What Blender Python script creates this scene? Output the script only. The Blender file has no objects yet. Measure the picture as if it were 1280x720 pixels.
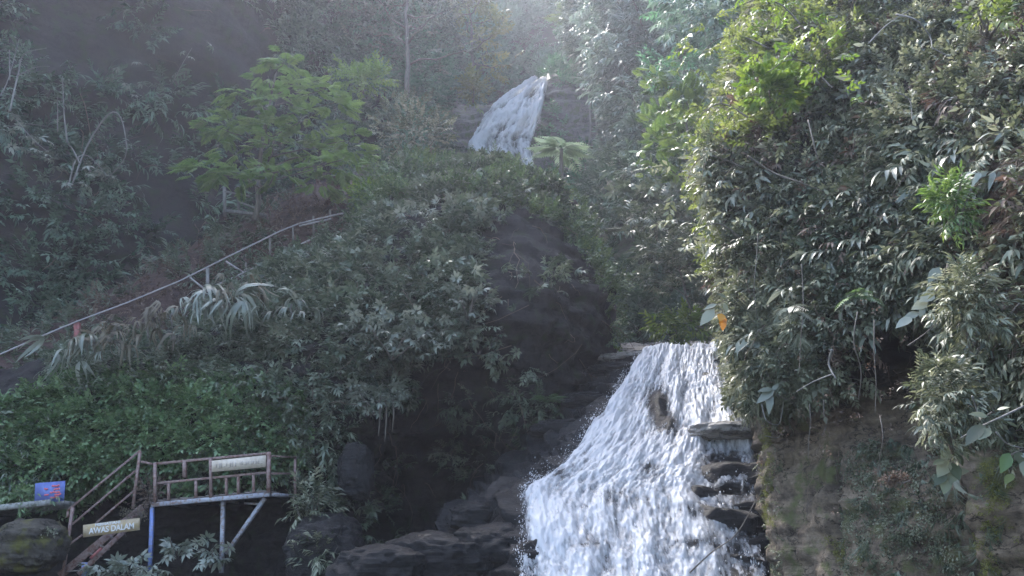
import bpy, math
import numpy as np
from mathutils import Matrix, Vector
rng = np.random.default_rng(11)
scene = bpy.context.scene
COL = scene.collection

# ------------------------------------------------------------------ camera
F = 1108.0
PITCH = math.radians(17.0)
CP, SP = math.cos(PITCH), math.sin(PITCH)
EYE = 1.6
cam = bpy.data.objects.new('camera', bpy.data.cameras.new('camera'))
COL.objects.link(cam)
cam.location = (0, 0, EYE)
cam.rotation_euler = (math.pi / 2 + PITCH, 0, 0)
cam.data.sensor_width = 36
cam.data.lens = 36 * F / 1280
cam.data.clip_end = 2000
scene.camera = cam

# ------------------------------------------------------------------ world, sun, exposure
SUN_EL, SUN_AZ = math.radians(52), math.radians(-27)      # azimuth from +Y towards +X
world = bpy.data.worlds.new('World'); scene.world = world; world.use_nodes = True
wn = world.node_tree.nodes; wl = world.node_tree.links
sky = wn.new('ShaderNodeTexSky'); sky.sky_type = 'NISHITA'; sky.sun_disc = False
sky.sun_elevation = SUN_EL; sky.sun_rotation = SUN_AZ
sky.air_density = 1.0; sky.dust_density = 2.5; sky.ozone_density = 1.0
bg = wn['Background']; wl.new(sky.outputs[0], bg.inputs[0]); bg.inputs[1].default_value = 0.12
sl = bpy.data.lights.new('sun', 'SUN'); sl.energy = 1.5; sl.angle = math.radians(12); sl.color = (1, .97, .93)
sun = bpy.data.objects.new('sun', sl); COL.objects.link(sun)
SD = Vector((math.cos(SUN_EL) * math.sin(SUN_AZ), math.cos(SUN_EL) * math.cos(SUN_AZ), math.sin(SUN_EL)))
sun.rotation_euler = SD.to_track_quat('Z', 'Y').to_euler()
scene.view_settings.view_transform = 'Standard'
scene.view_settings.look = 'None'
scene.view_settings.gamma = 1
scene.view_settings.exposure = 3.1
cy = scene.cycles
cy.max_bounces = 5; cy.diffuse_bounces = 3; cy.glossy_bounces = 2; cy.transmission_bounces = 3
cy.volume_bounces = 1; cy.transparent_max_bounces = 12
cy.use_denoising = True
cy.sample_clamp_indirect = 4.0

HAZE_DENSITY = 0.00092
HAZE_COLOR = (.83, .86, 1.0)

# ------------------------------------------------------------------ helpers
def P(px, py, Y):
    v = (360 - py) / F; u = (px - 640) / F
    k = Y / (CP - v * SP)
    return np.array([u * k, Y, EYE + (SP + v * CP) * k])

def proj(p):
    d = p[:, 1] * CP + (p[:, 2] - EYE) * SP
    d = np.where(np.abs(d) < .01, .01, d)
    up = -p[:, 1] * SP + (p[:, 2] - EYE) * CP
    return 640 + F * p[:, 0] / d, 360 - F * up / d

def _hash(i):
    n = (i[..., 0] * 73856093) ^ (i[..., 1] * 19349663) ^ (i[..., 2] * 83492791)
    n = n & 0xffffffff
    n = ((n ^ (n >> 13)) * 1274126177) & 0xffffffff
    n = ((n ^ (n >> 16)) * 2246822519) & 0xffffffff
    return ((n ^ (n >> 15)) & 0xffff) / 65535.0

def vnoise(p):
    i = np.floor(p).astype(np.int64); f = p - i
    f = f * f * (3 - 2 * f)
    r = 0
    for a in (0, 1):
        for b in (0, 1):
            for c in (0, 1):
                w = (f[..., 0] if a else 1 - f[..., 0]) * (f[..., 1] if b else 1 - f[..., 1]) * (f[..., 2] if c else 1 - f[..., 2])
                r = r + w * _hash(i + np.array([a, b, c]))
    return r

def fbm(p, oct=4, gain=.5):
    r = 0; a = 1; t = 0
    for k in range(oct):
        r = r + a * (vnoise(p * (2.03 ** k) + 17.3 * k) - .5); t += a; a *= gain
    return r / t * 2

def inpoly(px, py, poly):
    poly = np.array(poly, float); r = np.zeros(px.shape, bool)
    j = len(poly) - 1
    for i in range(len(poly)):
        xi, yi = poly[i]; xj, yj = poly[j]
        c = ((yi > py) != (yj > py)) & (px < (xj - xi) * (py - yi) / ((yj - yi) or 1e-9) + xi)
        r ^= c; j = i
    return r

def cr_matrix(n, m):
    """m dense parameters over n control points: Catmull-Rom weights (m, n)"""
    t = np.linspace(0, n - 1, m); i = np.clip(np.floor(t).astype(int), 0, n - 2); f = t - i
    W = np.zeros((m, n))
    w = [(-f + 2 * f**2 - f**3) / 2, (2 - 5 * f**2 + 3 * f**3) / 2, (f + 4 * f**2 - 3 * f**3) / 2, (-f**2 + f**3) / 2]
    for k in range(4):
        np.add.at(W, (np.arange(m), np.clip(i - 1 + k, 0, n - 1)), w[k])
    return W

def dense(ctrl, nu, nv):
    """ctrl (rows, cols, 3) -> (nv, nu, 3)"""
    return np.einsum('ai,ijk,bj->abk', cr_matrix(ctrl.shape[0], nv), ctrl, cr_matrix(ctrl.shape[1], nu))

def grid_normals(g, toward=(0, 0, EYE)):
    du = np.gradient(g, axis=1); dv = np.gradient(g, axis=0)
    n = np.cross(du, dv); n /= np.linalg.norm(n, axis=2, keepdims=True) + 1e-9
    to = np.array(toward) - g
    if (n * to).sum() < 0: n = -n
    return n

def raw_mesh(name, v, f, mat=None, attrs=None, smooth=False, quads=None):
    me = bpy.data.meshes.new(name)
    v = np.ascontiguousarray(v, dtype=np.float32)
    f = np.asarray(f, dtype=np.int32).reshape(-1, 3) if f is not None and len(f) else np.zeros((0, 3), np.int32)
    q = np.asarray(quads, dtype=np.int32).reshape(-1, 4) if quads is not None and len(quads) else np.zeros((0, 4), np.int32)
    me.vertices.add(len(v)); me.vertices.foreach_set('co', v.ravel())
    nl = len(f) * 3 + len(q) * 4
    me.loops.add(nl); me.loops.foreach_set('vertex_index', np.concatenate([f.ravel(), q.ravel()]).astype(np.int32))
    me.polygons.add(len(f) + len(q))
    st = np.concatenate([np.arange(len(f)) * 3, len(f) * 3 + np.arange(len(q)) * 4]).astype(np.int32)
    me.polygons.foreach_set('loop_start', st)
    if smooth: me.polygons.foreach_set('use_smooth', np.ones(len(st), bool))
    for k, a in (attrs or {}).items():
        at = me.attributes.new(k, 'FLOAT', 'POINT'); at.data.foreach_set('value', np.asarray(a, np.float32))
    if mat: me.materials.append(mat)
    me.update(calc_edges=True); me.validate()
    return me

def link(name, me, parent=None, **props):
    o = bpy.data.objects.new(name, me); COL.objects.link(o)
    if parent is not None: o.parent = parent
    for k, x in props.items():
        if x is not None: o[k] = x
    return o

def thing(name, label, cat, loc, group=None):
    return link(name, None, None, label=label, category=cat, group=group), np.array(loc, float)

class B:
    """collects polygons of one part; built relative to the thing's base"""
    def __init__(self): self.v = []; self.f = []; self.q = []; self.n = 0
    def add(self, v, f=(), q=()):
        v = np.asarray(v, float).reshape(-1, 3)
        if len(f): self.f.append(np.asarray(f, int) + self.n)
        if len(q): self.q.append(np.asarray(q, int) + self.n)
        self.v.append(v); self.n += len(v)
        return self
    def bar(self, a, b, w=.05, h=None, up=(0, 0, 1)):
        a = np.array(a, float); b = np.array(b, float); d = b - a; d /= np.linalg.norm(d)
        u = np.array(up, float)
        if abs(d @ u) > .95: u = np.array([0, 1., 0])
        s = np.cross(d, u); s /= np.linalg.norm(s); u = np.cross(s, d); h = h or w
        ch = .18
        pts = []
        for e in (a, b):
            for (x, y) in ((-1, -1 + ch), (-1 + ch, -1), (1 - ch, -1), (1, -1 + ch), (1, 1 - ch), (1 - ch, 1), (-1 + ch, 1), (-1, 1 - ch)):
                pts.append(e + s * x * w / 2 + u * y * h / 2)
        q = [[i, (i + 1) % 8, 8 + (i + 1) % 8, 8 + i] for i in range(8)]
        q += [[3, 2, 1, 0], [3, 0, 7, 4], [7, 6, 5, 4], [8, 9, 10, 11], [8, 11, 12, 15], [12, 13, 14, 15]]
        return self.add(pts, q=q)
    def tube(self, pts, r, n=6):
        pts = np.asarray(pts, float); m = len(pts)
        r = np.full(m, r) if np.isscalar(r) else np.asarray(r, float)
        t = np.gradient(pts, axis=0); t /= np.linalg.norm(t, axis=1, keepdims=True) + 1e-9
        ref = np.array([.31, .2, .93]); s = np.cross(t, ref); s /= np.linalg.norm(s, axis=1, keepdims=True) + 1e-9
        u = np.cross(s, t); an = np.arange(n) * 2 * math.pi / n
        ring = pts[:, None] + r[:, None, None] * (np.cos(an)[None, :, None] * s[:, None] + np.sin(an)[None, :, None] * u[:, None])
        q = [[i * n + k, i * n + (k + 1) % n, (i + 1) * n + (k + 1) % n, (i + 1) * n + k] for i in range(m - 1) for k in range(n)]
        f = [[0, k + 1, k] for k in range(1, n - 1)] + [[(m - 1) * n, (m - 1) * n + k, (m - 1) * n + k + 1] for k in range(1, n - 1)]
        return self.add(ring.reshape(-1, 3), f=f, q=q)
    def build(self, name, mat, base, parent=None, smooth=False, **props):
        v = np.concatenate(self.v) - np.asarray(base)
        return link(name, raw_mesh(name, v, np.concatenate(self.f) if self.f else None, mat, None, smooth, np.concatenate(self.q) if self.q else None), parent, **props)

def wiggle(a, b, n=8, amp=.1, sag=0.):
    a = np.array(a, float); b = np.array(b, float); t = np.linspace(0, 1, n)
    p = a + (b - a) * t[:, None]
    k = rng.normal(size=(n, 3)).cumsum(0) * amp; k -= k[0] + (k[-1] - k[0]) * t[:, None]
    p = p + k; p[:, 2] -= sag * 4 * t * (1 - t)
    return p

# ------------------------------------------------------------------ materials
def new_mat(name):
    m = bpy.data.materials.new(name); m.use_nodes = True
    nt = m.node_tree; b = nt.nodes['Principled BSDF']
    return m, nt, nt.nodes, nt.links, b

def ramp(nt, src, stops):
    r = nt.nodes.new('ShaderNodeValToRGB'); e = r.color_ramp.elements
    while len(e) < len(stops): e.new(.5)
    for k, (p, c) in enumerate(stops):
        e[k].position = p; e[k].color = (*c, 1) if len(c) == 3 else c
    if src is not None: nt.links.new(src, r.inputs[0])
    return r

def tex(nt, kind, scale, detail=6, coord=None, rough=.6, vec_scale=None):
    t = nt.nodes.new('ShaderNodeTexNoise' if kind == 'noise' else 'ShaderNodeTexVoronoi')
    t.inputs['Scale'].default_value = scale
    if kind == 'noise':
        t.inputs['Detail'].default_value = detail; t.inputs['Roughness'].default_value = rough
    g = nt.nodes.new('ShaderNodeNewGeometry')
    src = g.outputs['Position']
    if vec_scale:
        mp = nt.nodes.new('ShaderNodeVectorMath'); mp.operation = 'MULTIPLY'; mp.inputs[1].default_value = vec_scale
        nt.links.new(src, mp.inputs[0]); src = mp.outputs[0]
    nt.links.new(src, t.inputs['Vector'])
    return t

def mixc(nt, fac, a, b, blend='MIX'):
    m = nt.nodes.new('ShaderNodeMix'); m.data_type = 'RGBA'; m.blend_type = blend
    for s, x in ((m.inputs[0], fac), (m.inputs[6], a), (m.inputs[7], b)):
        if hasattr(x, 'default_value') or hasattr(x, 'links'): nt.links.new(x, s)
        elif isinstance(x, tuple): s.default_value = (*x, 1)
        else: s.default_value = x
    return m.outputs[2]

def rock_mat(name, dark, light, moss=None, moss_amt=.0, rough=.6, strata=(.6, .6, 5), bump=.35, stain=None, spec=.2, earth=None):
    m, nt, N, L, b = new_mat(name)
    n1 = tex(nt, 'noise', 1.3, 9, rough=.65)
    n2 = tex(nt, 'noise', 1.0, 8, vec_scale=strata)
    mx = N.new('ShaderNodeMath'); mx.operation = 'ADD'; L.new(n1.outputs[0], mx.inputs[0]); L.new(n2.outputs[0], mx.inputs[1])
    hf = N.new('ShaderNodeMath'); hf.operation = 'MULTIPLY'; hf.inputs[1].default_value = .5; L.new(mx.outputs[0], hf.inputs[0])
    n4 = tex(nt, 'noise', 9, 10, rough=.75)
    m4 = N.new('ShaderNodeMath'); m4.operation = 'MULTIPLY_ADD'; m4.inputs[1].default_value = .55; L.new(n4.outputs[0], m4.inputs[0])
    h2 = N.new('ShaderNodeMath'); h2.operation = 'MULTIPLY_ADD'; h2.inputs[1].default_value = .95; h2.inputs[2].default_value = -.25; L.new(hf.outputs[0], h2.inputs[0]); L.new(h2.outputs[0], m4.inputs[2])
    c = ramp(nt, m4.outputs[0], [(.36, dark), (.52, tuple((a + q) / 2 for a, q in zip(dark, light))), (.66, light)]).outputs[0]
    n5 = tex(nt, 'noise', 1.5, 5, vec_scale=(1, 1, 1.6)); ck = ramp(nt, n5.outputs[0], [(.485, (1, 1, 1)), (.497, (.25, .25, .25)), (.503, (.25, .25, .25)), (.515, (1, 1, 1))])
    c = mixc(nt, 1.0, c, ck.outputs[0], 'MULTIPLY')
    if stain:
        s = tex(nt, 'noise', .9, 4, vec_scale=(1, 1, .35)); rs = ramp(nt, s.outputs[0], [(.55, (0, 0, 0)), (.68, (1, 1, 1))])
        c = mixc(nt, rs.outputs[0], c, stain)
    if moss:
        s = tex(nt, 'noise', 2.2, 7); rs = ramp(nt, s.outputs[0], [(.62 - moss_amt * .3, (0, 0, 0)), (.72 - moss_amt * .3, (1, 1, 1))])
        c = mixc(nt, rs.outputs[0], c, moss)
    if earth:
        at = N.new('ShaderNodeAttribute'); at.attribute_name = 'earth'
        c = mixc(nt, at.outputs['Fac'], c, earth)
    b.inputs['Specular IOR Level'].default_value = spec
    L.new(c, b.inputs['Base Color'])
    rr = ramp(nt, n1.outputs[0], [(.3, (rough - .2,) * 3), (.7, (min(1, rough + .2),) * 3)]); L.new(rr.outputs[0], b.inputs['Roughness'])
    n3 = tex(nt, 'noise', 5, 12, rough=.78)
    bp = N.new('ShaderNodeBump'); bp.inputs['Strength'].default_value = bump; bp.inputs['Distance'].default_value = .12
    ad = N.new('ShaderNodeMath'); ad.operation = 'ADD'; L.new(n3.outputs[0], ad.inputs[0]); L.new(n2.outputs[0], ad.inputs[1])
    L.new(ad.outputs[0], bp.inputs['Height']); L.new(bp.outputs[0], b.inputs['Normal'])
    return m

def leaf_mat(name, cols, rough=.38, trans=.3, spec=.5):
    m, nt, N, L, b = new_mat(name)
    a = N.new('ShaderNodeAttribute'); a.attribute_name = 'tint'
    k = len(cols)
    c = ramp(nt, a.outputs['Fac'], [(i / (k - 1), x) for i, x in enumerate(cols)]).outputs[0]
    L.new(c, b.inputs['Base Color']); b.inputs['Roughness'].default_value = rough
    b.inputs['Specular IOR Level'].default_value = spec
    t = N.new('ShaderNodeBsdfTranslucent')
    hs = N.new('ShaderNodeHueSaturation'); hs.inputs['Saturation'].default_value = 1.2; hs.inputs['Value'].default_value = 1.5
    hs.inputs['Hue'].default_value = .485
    L.new(c, hs.inputs['Color']); L.new(hs.outputs[0], t.inputs[0])
    mx = N.new('ShaderNodeMixShader'); mx.inputs[0].default_value = trans
    L.new(b.outputs[0], mx.inputs[1]); L.new(t.outputs[0], mx.inputs[2]); L.new(mx.outputs[0], N['Material Output'].inputs[0])
    return m

def plain(name, c1, c2, rough=.6, scale=6, metal=0, vec=None, bump=.1, rust=None):
    m, nt, N, L, b = new_mat(name)
    n = tex(nt, 'noise', scale, 6, vec_scale=vec)
    c = ramp(nt, n.outputs[0], [(.35, c1), (.65, c2)]).outputs[0]
    if rust:
        s = tex(nt, 'noise', scale * 1.7, 6); rs = ramp(nt, s.outputs[0], [(.5, (0, 0, 0)), (.6, (1, 1, 1))])
        c = mixc(nt, rs.outputs[0], c, rust)
    L.new(c, b.inputs['Base Color']); b.inputs['Roughness'].default_value = rough; b.inputs['Metallic'].default_value = metal
    if bump:
        bp = N.new('ShaderNodeBump'); bp.inputs['Strength'].default_value = bump; bp.inputs['Distance'].default_value = .02
        L.new(n.outputs[0], bp.inputs['Height']); L.new(bp.outputs[0], b.inputs['Normal'])
    return m

def foam_mat():
    m, nt, N, L, b = new_mat('white_water')
    b.inputs['Base Color'].default_value = (.60, .595, .60, 1); b.inputs['Roughness'].default_value = .45
    b.inputs['Specular IOR Level'].default_value = .3
    a = N.new('ShaderNodeAttribute'); a.attribute_name = 'cover'
    n = tex(nt, 'noise', 15, 6, vec_scale=(1, .4, .28), rough=.7)
    s = N.new('ShaderNodeMath'); s.operation = 'SUBTRACT'; s.inputs[1].default_value = .5; L.new(n.outputs[0], s.inputs[0])
    ad = N.new('ShaderNodeMath'); ad.operation = 'MULTIPLY_ADD'; ad.inputs[1].default_value = 1.1
    L.new(s.outputs[0], ad.inputs[0]); L.new(a.outputs['Fac'], ad.inputs[2])
    r = ramp(nt, ad.outputs[0], [(.08, (0, 0, 0)), (.95, (1, 1, 1))])
    t = N.new('ShaderNodeBsdfTransparent'); mx = N.new('ShaderNodeMixShader')
    tl = N.new('ShaderNodeBsdfTranslucent'); tl.inputs[0].default_value = (.85, .87, .92, 1)
    m2 = N.new('ShaderNodeMixShader'); m2.inputs[0].default_value = .4
    L.new(b.outputs[0], m2.inputs[1]); L.new(tl.outputs[0], m2.inputs[2])
    L.new(r.outputs[0], mx.inputs[0]); L.new(t.outputs[0], mx.inputs[1]); L.new(m2.outputs[0], mx.inputs[2])
    L.new(mx.outputs[0], N['Material Output'].inputs[0])
    bp = N.new('ShaderNodeBump'); bp.inputs['Strength'].default_value = .18; bp.inputs['Distance'].default_value = .05
    L.new(n.outputs[0], bp.inputs['Height']); L.new(bp.outputs[0], b.inputs['Normal'])
    return m

M = dict(
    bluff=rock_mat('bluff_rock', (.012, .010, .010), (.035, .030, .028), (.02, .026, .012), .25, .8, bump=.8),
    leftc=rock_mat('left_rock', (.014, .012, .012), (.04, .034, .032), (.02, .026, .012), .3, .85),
    soil=rock_mat('soil', (.03, .018, .015), (.085, .05, .04), None, 0, .85, bump=.5),
    upper=rock_mat('upper_rock', (.05, .05, .05), (.16, .15, .14), (.05, .07, .025), .4, .6),
    hill=rock_mat('hill_soil', (.03, .032, .02), (.07, .07, .045), (.035, .055, .02), .5, .8),
    rightc=rock_mat('right_rock', (.05, .038, .028), (.30, .235, .17), (.10, .105, .045), .25, .7, strata=(.8, .8, 6), stain=(.05, .04, .032), bump=.9, earth=(.018, .014, .011)),
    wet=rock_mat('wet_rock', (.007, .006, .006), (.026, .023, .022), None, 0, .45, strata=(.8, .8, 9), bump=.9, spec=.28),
    slab=rock_mat('pale_slab', (.12, .11, .10), (.3, .27, .24), None, 0, .3, strata=(.8, .8, 9), bump=.8, spec=.5),
    redrock=rock_mat('reddish_rock', (.07, .045, .03), (.14, .095, .065), None, 0, .85, bump=.8),
    mossrock=rock_mat('mossy_rock', (.03, .026, .022), (.10, .085, .065), (.085, .08, .022), .35, .8, bump=.8),
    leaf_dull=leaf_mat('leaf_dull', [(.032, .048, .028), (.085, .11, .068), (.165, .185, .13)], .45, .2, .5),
    leaf_mid=leaf_mat('leaf_mid', [(.05, .09, .03), (.10, .165, .055), (.17, .24, .085)], .4, .3),
    leaf_bright=leaf_mat('leaf_bright', [(.055, .10, .025), (.10, .165, .04), (.165, .225, .06)], .42, .4),
    leaf_ivy=leaf_mat('leaf_ivy', [(.04, .07, .03), (.085, .145, .06), (.155, .225, .105)], .45, .2),
    leaf_feather=leaf_mat('leaf_feather', [(.085, .15, .05), (.135, .22, .075), (.20, .29, .11)], .5, .4),
    leaf_yellow=leaf_mat('leaf_yellow', [(.06, .085, .03), (.105, .14, .045), (.18, .215, .08)], .42, .35),
    leaf_right=leaf_mat('leaf_right', [(.035, .045, .028), (.105, .12, .07), (.24, .25, .175)], .5, .25, .45),
    leaf_dry=leaf_mat('leaf_dry', [(0.07, 0.059, 0.042), (0.119, 0.105, 0.07), (0.175, 0.154, 0.112)], .6, .3, .3),
    leaf_pale=leaf_mat('leaf_pale', [(0.096, 0.112, 0.08), (0.152, 0.168, 0.128), (0.224, 0.24, 0.192)], .35, .25, .6),
    leaf_red=leaf_mat('leaf_red', [(0.245, 0.035, 0.014), (0.35, 0.112, 0.014), (0.385, 0.21, 0.021)], .4, .4),
    leaf_brown=leaf_mat('leaf_brown', [(.07, .05, .04), (.12, .085, .065), (.17, .13, .10)], .7, .2, .3),
    leaf_ridge=leaf_mat('leaf_ridge', [(.025, .05, .032), (.07, .115, .07), (.14, .19, .13)], .5, .15),
    leaf_far=leaf_mat('leaf_far', [(.04, .10, .06), (.08, .17, .10), (.13, .24, .15)], .5, .3),
    leaf_silver=leaf_mat('leaf_silver', [(.06, .10, .075), (.14, .20, .155), (.25, .31, .26)], .5, .2),
    leaf_rim=leaf_mat('leaf_rim', [(.03, .055, .028), (.075, .12, .05), (.14, .19, .08)], .45, .22),
    leaf_fern=leaf_mat('leaf_fern', [(.17, .23, .15), (.24, .31, .20), (.30, .37, .26)], .5, .3),
    moss=leaf_mat('moss', [(.10, .11, .03), (.16, .17, .05), (.24, .24, .09)], .8, .2, .2),
    bark=plain('bark', (.06, .05, .04), (.13, .11, .09), .85, 5, vec=(3, 3, .6), bump=.5),
    barkpale=plain('bark_pale', (.10, .095, .085), (.19, .175, .16), .8, 6, vec=(3, 3, .6), bump=.4),
    rust=plain('rusty_steel', (.13, .085, .075), (.22, .15, .13), .7, 9, rust=(.11, .05, .035), bump=.2),
    greysteel=plain('grey_steel', (.18, .18, .20), (.28, .28, .31), .55, 8, rust=(.15, .10, .08), bump=.15),
    bluesteel=plain('blue_paint', (.09, .13, .30), (.15, .20, .40), .5, 8, rust=(.16, .15, .18), bump=.15),
    redpaint=plain('red_paint', (.16, .04, .036), (.24, .065, .055), .6, 8, rust=(.14, .06, .05), bump=.15),
    pipe=plain('pale_pipe', (.19, .17, .17), (.28, .26, .25), .6, 8, rust=(.25, .2, .18), bump=.1),
    deck=plain('deck_board', (.10, .08, .07), (.19, .16, .14), .8, 7, vec=(1, 6, 6), bump=.3),
    board=plain('sign_board', (.36, .29, .22), (.46, .39, .31), .7, 10, bump=.1),
    board2=plain('sign_board_brown', (.26, .19, .11), (.36, .28, .18), .7, 9, rust=(.30, .22, .10), bump=.1),
    ink=plain('grey_ink', (.25, .22, .19), (.32, .28, .24), .8, 20, bump=0),
    white=plain('white_letters', (.42, .39, .36), (.56, .53, .5), .7, 20, bump=0),
    blue=plain('blue_tarp', (.06, .08, .22), (.09, .13, .34), .5, 5, bump=.2),
    redink=plain('red_print', (.45, .07, .10), (.5, .12, .14), .6, 9, bump=0),
    concrete=plain('old_concrete', (.16, .15, .14), (.3, .29, .27), .85, 6, rust=(.10, .10, .07), bump=.4),
    water=plain('pool', (.02, .03, .03), (.03, .04, .04), .08, 1, bump=.1),
    foam=foam_mat(),
)

# ------------------------------------------------------------------ rock masses
SURF = {}
def mass(name, rows, mat, nu, nv, amp=.8, freq=.35, strata=.25, sfreq=1.6, back=(0, 9, 0), kind='structure', label=None, fn=None, parent=None, earth=None):
    ctrl = np.array([[P(*c) for c in r] for r in rows])
    g = dense(ctrl, nu, nv)
    n = grid_normals(g)
    q = g * freq
    d = amp * fbm(q + 3.1, 5, .52)
    zz = g[..., 2] * sfreq + 1.2 * fbm(g * .3 + 40, 3) + .12 * g[..., 0]
    fr = zz - np.floor(zz)
    d = d + strata * (np.minimum(fr * 4, 1) * (1 - fr) - .3) * (.5 + vnoise(g * .5 + 9))
    if fn is not None: d = d + fn(g, *[a.reshape(g.shape[:2]) for a in proj(g.reshape(-1, 3))])
    g = g + n * d[..., None]
    SURF[name] = (g, grid_normals(g))
    nvv, nuu = g.shape[:2]
    front = g.reshape(-1, 3)
    bk = (ctrl_back := dense(ctrl, 24, 16)) + np.array(back)
    idx = np.arange(nvv * nuu).reshape(nvv, nuu)
    quads = np.stack([idx[:-1, :-1], idx[:-1, 1:], idx[1:, 1:], idx[1:, :-1]], -1).reshape(-1, 4)
    # rim to the back, so the mass is a solid
    ring = np.concatenate([idx[0, :], idx[1:, -1], idx[-1, -2::-1], idx[-2:0:-1, 0]])
    bv = front[ring] + np.array(back)
    m = len(ring); o = len(front)
    rq = [[ring[k], ring[(k + 1) % m], o + (k + 1) % m, o + k] for k in range(m)]
    cen = bv.mean(0); o2 = o + m
    rf = [[o + k, o + (k + 1) % m, o2] for k in range(m)]
    v = np.concatenate([front, bv, cen[None]])
    at = {'earth': np.concatenate([earth(g).ravel(), np.ones(m + 1)])} if earth is not None else None
    me = raw_mesh(name, v, rf, mat, at, True, np.concatenate([quads, np.array(rq)]))
    return link(name, me, parent, kind=kind, label=label)

def sample(name, n, dens=None, seed=None):
    g, nn = SURF[name]
    a, b, c, d = g[:-1, :-1], g[:-1, 1:], g[1:, 1:], g[1:, :-1]
    area = np.linalg.norm(np.cross(b - a, d - a), axis=2).ravel()
    cen = ((a + b + c + d) / 4).reshape(-1, 3); nc = nn[:-1, :-1].reshape(-1, 3)
    w = area
    if dens is not None:
        px, py = proj(cen); w = w * np.maximum(dens(px, py, cen, nc), 0)
        to = np.array([0, 0, EYE]) - cen; to /= np.linalg.norm(to, axis=1, keepdims=True)
        w = w * (.07 + .93 * np.clip((to * nc).sum(1), 0, 1))
    # oversample evenly: systematic pick keeps the spread even
    cw = np.cumsum(w); cw /= cw[-1]
    i = np.searchsorted(cw, (np.arange(n) + rng.random(n)) / n); i = np.clip(i, 0, len(cen) - 1)
    u, v = rng.random((2, n, 1))
    A, Bq, D = a.reshape(-1, 3)[i], b.reshape(-1, 3)[i], d.reshape(-1, 3)[i]
    p = A + (Bq - A) * u + (D - A) * v
    o = rng.permutation(n)
    return p[o], nc[i][o]

# ------------------------------------------------------------------ leaf templates (x: along the twig, z: up)
class T:
    def __init__(self): self.v = []; self.f = []; self.l = []; self.n = 0; self.k = 0
    def poly(self, v, f):
        v = np.asarray(v, float); self.v.append(v); self.f.append(np.asarray(f) + self.n)
        self.l.append(np.full(len(v), self.k)); self.n += len(v); self.k += 1
    def leaf(self, base, d, up, L, w, fold=.25, droop=.25, seg=1):
        d = np.array(d, float); d /= np.linalg.norm(d); up = np.array(up, float)
        s = np.cross(d, up); s /= np.linalg.norm(s) + 1e-9; u = np.cross(s, d)
        base = np.array(base, float)
        if seg == 1:
            c = base + d * L * .45
            self.poly([base, c + s * w * L + u * fold * w * L, c, c - s * w * L + u * fold * w * L, base + d * L - u * droop * L],
                      [[0, 2, 1], [0, 3, 2], [1, 2, 4], [2, 3, 4]])
        else:
            ts = np.linspace(0, 1, seg + 2)
            wd = np.sin(np.pi * ts ** .75) * w * L
            mid = [base + d * L * t - u * droop * L * t * t for t in ts]
            v = [mid[0]]; f = []
            for k in range(1, seg + 1):
                v += [mid[k] + s * wd[k] + u * fold * wd[k], mid[k], mid[k] - s * wd[k] + u * fold * wd[k]]
            v.append(mid[-1]); e = len(v) - 1
            f += [[0, 2, 1], [0, 3, 2]]
            for k in range(seg - 1):
                a = 1 + 3 * k; b = a + 3
                f += [[a, a + 1, b + 1], [a, b + 1, b], [a + 1, a + 2, b + 2], [a + 1, b + 2, b + 1]]
            a = 1 + 3 * (seg - 1)
            f += [[a, a + 1, e], [a + 1, a + 2, e]]
            self.poly(v, f)
    def stick(self, pts, r):
        for a, b in zip(pts[:-1], pts[1:]):
            a = np.array(a, float); b = np.array(b, float)
            o = np.array([0, r, 0]); z = np.array([0, 0, r * 1.5])
            self.poly([a - o, a + o, a + z, b - o * .7, b + o * .7, b + z * .7], [[0, 1, 4], [0, 4, 3], [1, 2, 5], [1, 5, 4], [2, 0, 3], [2, 3, 5]])
    def done(self):
        return np.concatenate(self.v), np.concatenate(self.f), np.concatenate(self.l)

def t_sprig(seed, n=9, L=.36, w=.21, droop=.25, spread=1.0, stick=True, seg=1, fold=.25):
    r = np.random.default_rng(seed); t = T()
    for k in range(n):
        x = .18 + .8 * (k / (n - 1)); side = 1 if k % 2 else -1
        a = side * spread * (1.1 - .5 * x) + r.normal() * .2
        z = r.normal() * .25 - .12 - .2 * x
        if k == n - 1: a *= .2
        t.leaf((x, 0, -.12 * x * x), (math.cos(a), math.sin(a), z), (r.normal() * .35, r.normal() * .35, 1), L * r.uniform(.7, 1.15), w, fold, droop, seg)
    if stick: t.stick([(0, 0, 0), (.5, 0, -.03), (1, 0, -.12)], .008)
    return t.done()

def t_whorl(seed, n=8, L=.52, w=.19, droop=.35, seg=2):
    r = np.random.default_rng(seed); t = T()
    for k in range(n):
        a = 2 * math.pi * (k + r.uniform(-.3, .3)) / n
        t.leaf((.55 + .06 * math.cos(a), .06 * math.sin(a), 0), (math.cos(a) + .25, math.sin(a), -.15 + r.normal() * .12), (0, 0, 1), L * r.uniform(.7, 1.1), w, .2, droop, seg)
    t.stick([(0, 0, -.1), (.55, 0, 0)], .01)
    return t.done()

def t_frond(seed, n=13, L=1.0, w=.32, droop=.35, pw=.16, cut=1):
    r = np.random.default_rng(seed); t = T(); ts = np.linspace(.1, .98, n)
    for x in ts:
        pl = w * L * math.sin(math.pi * min(1, (x * .9 + .12)) ** .8) * r.uniform(.85, 1.1) + .02
        z = -droop * x * x * L
        for sd in (-1, 1):
            t.leaf((x * L, 0, z), (.55, sd, -.18 + r.normal() * .06), (0, 0, 1), pl, pw, .1, .2)
    t.stick([(0, 0, 0), (.5 * L, 0, -droop * .25 * L), (L, 0, -droop * L)], .009)
    return t.done()

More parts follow.
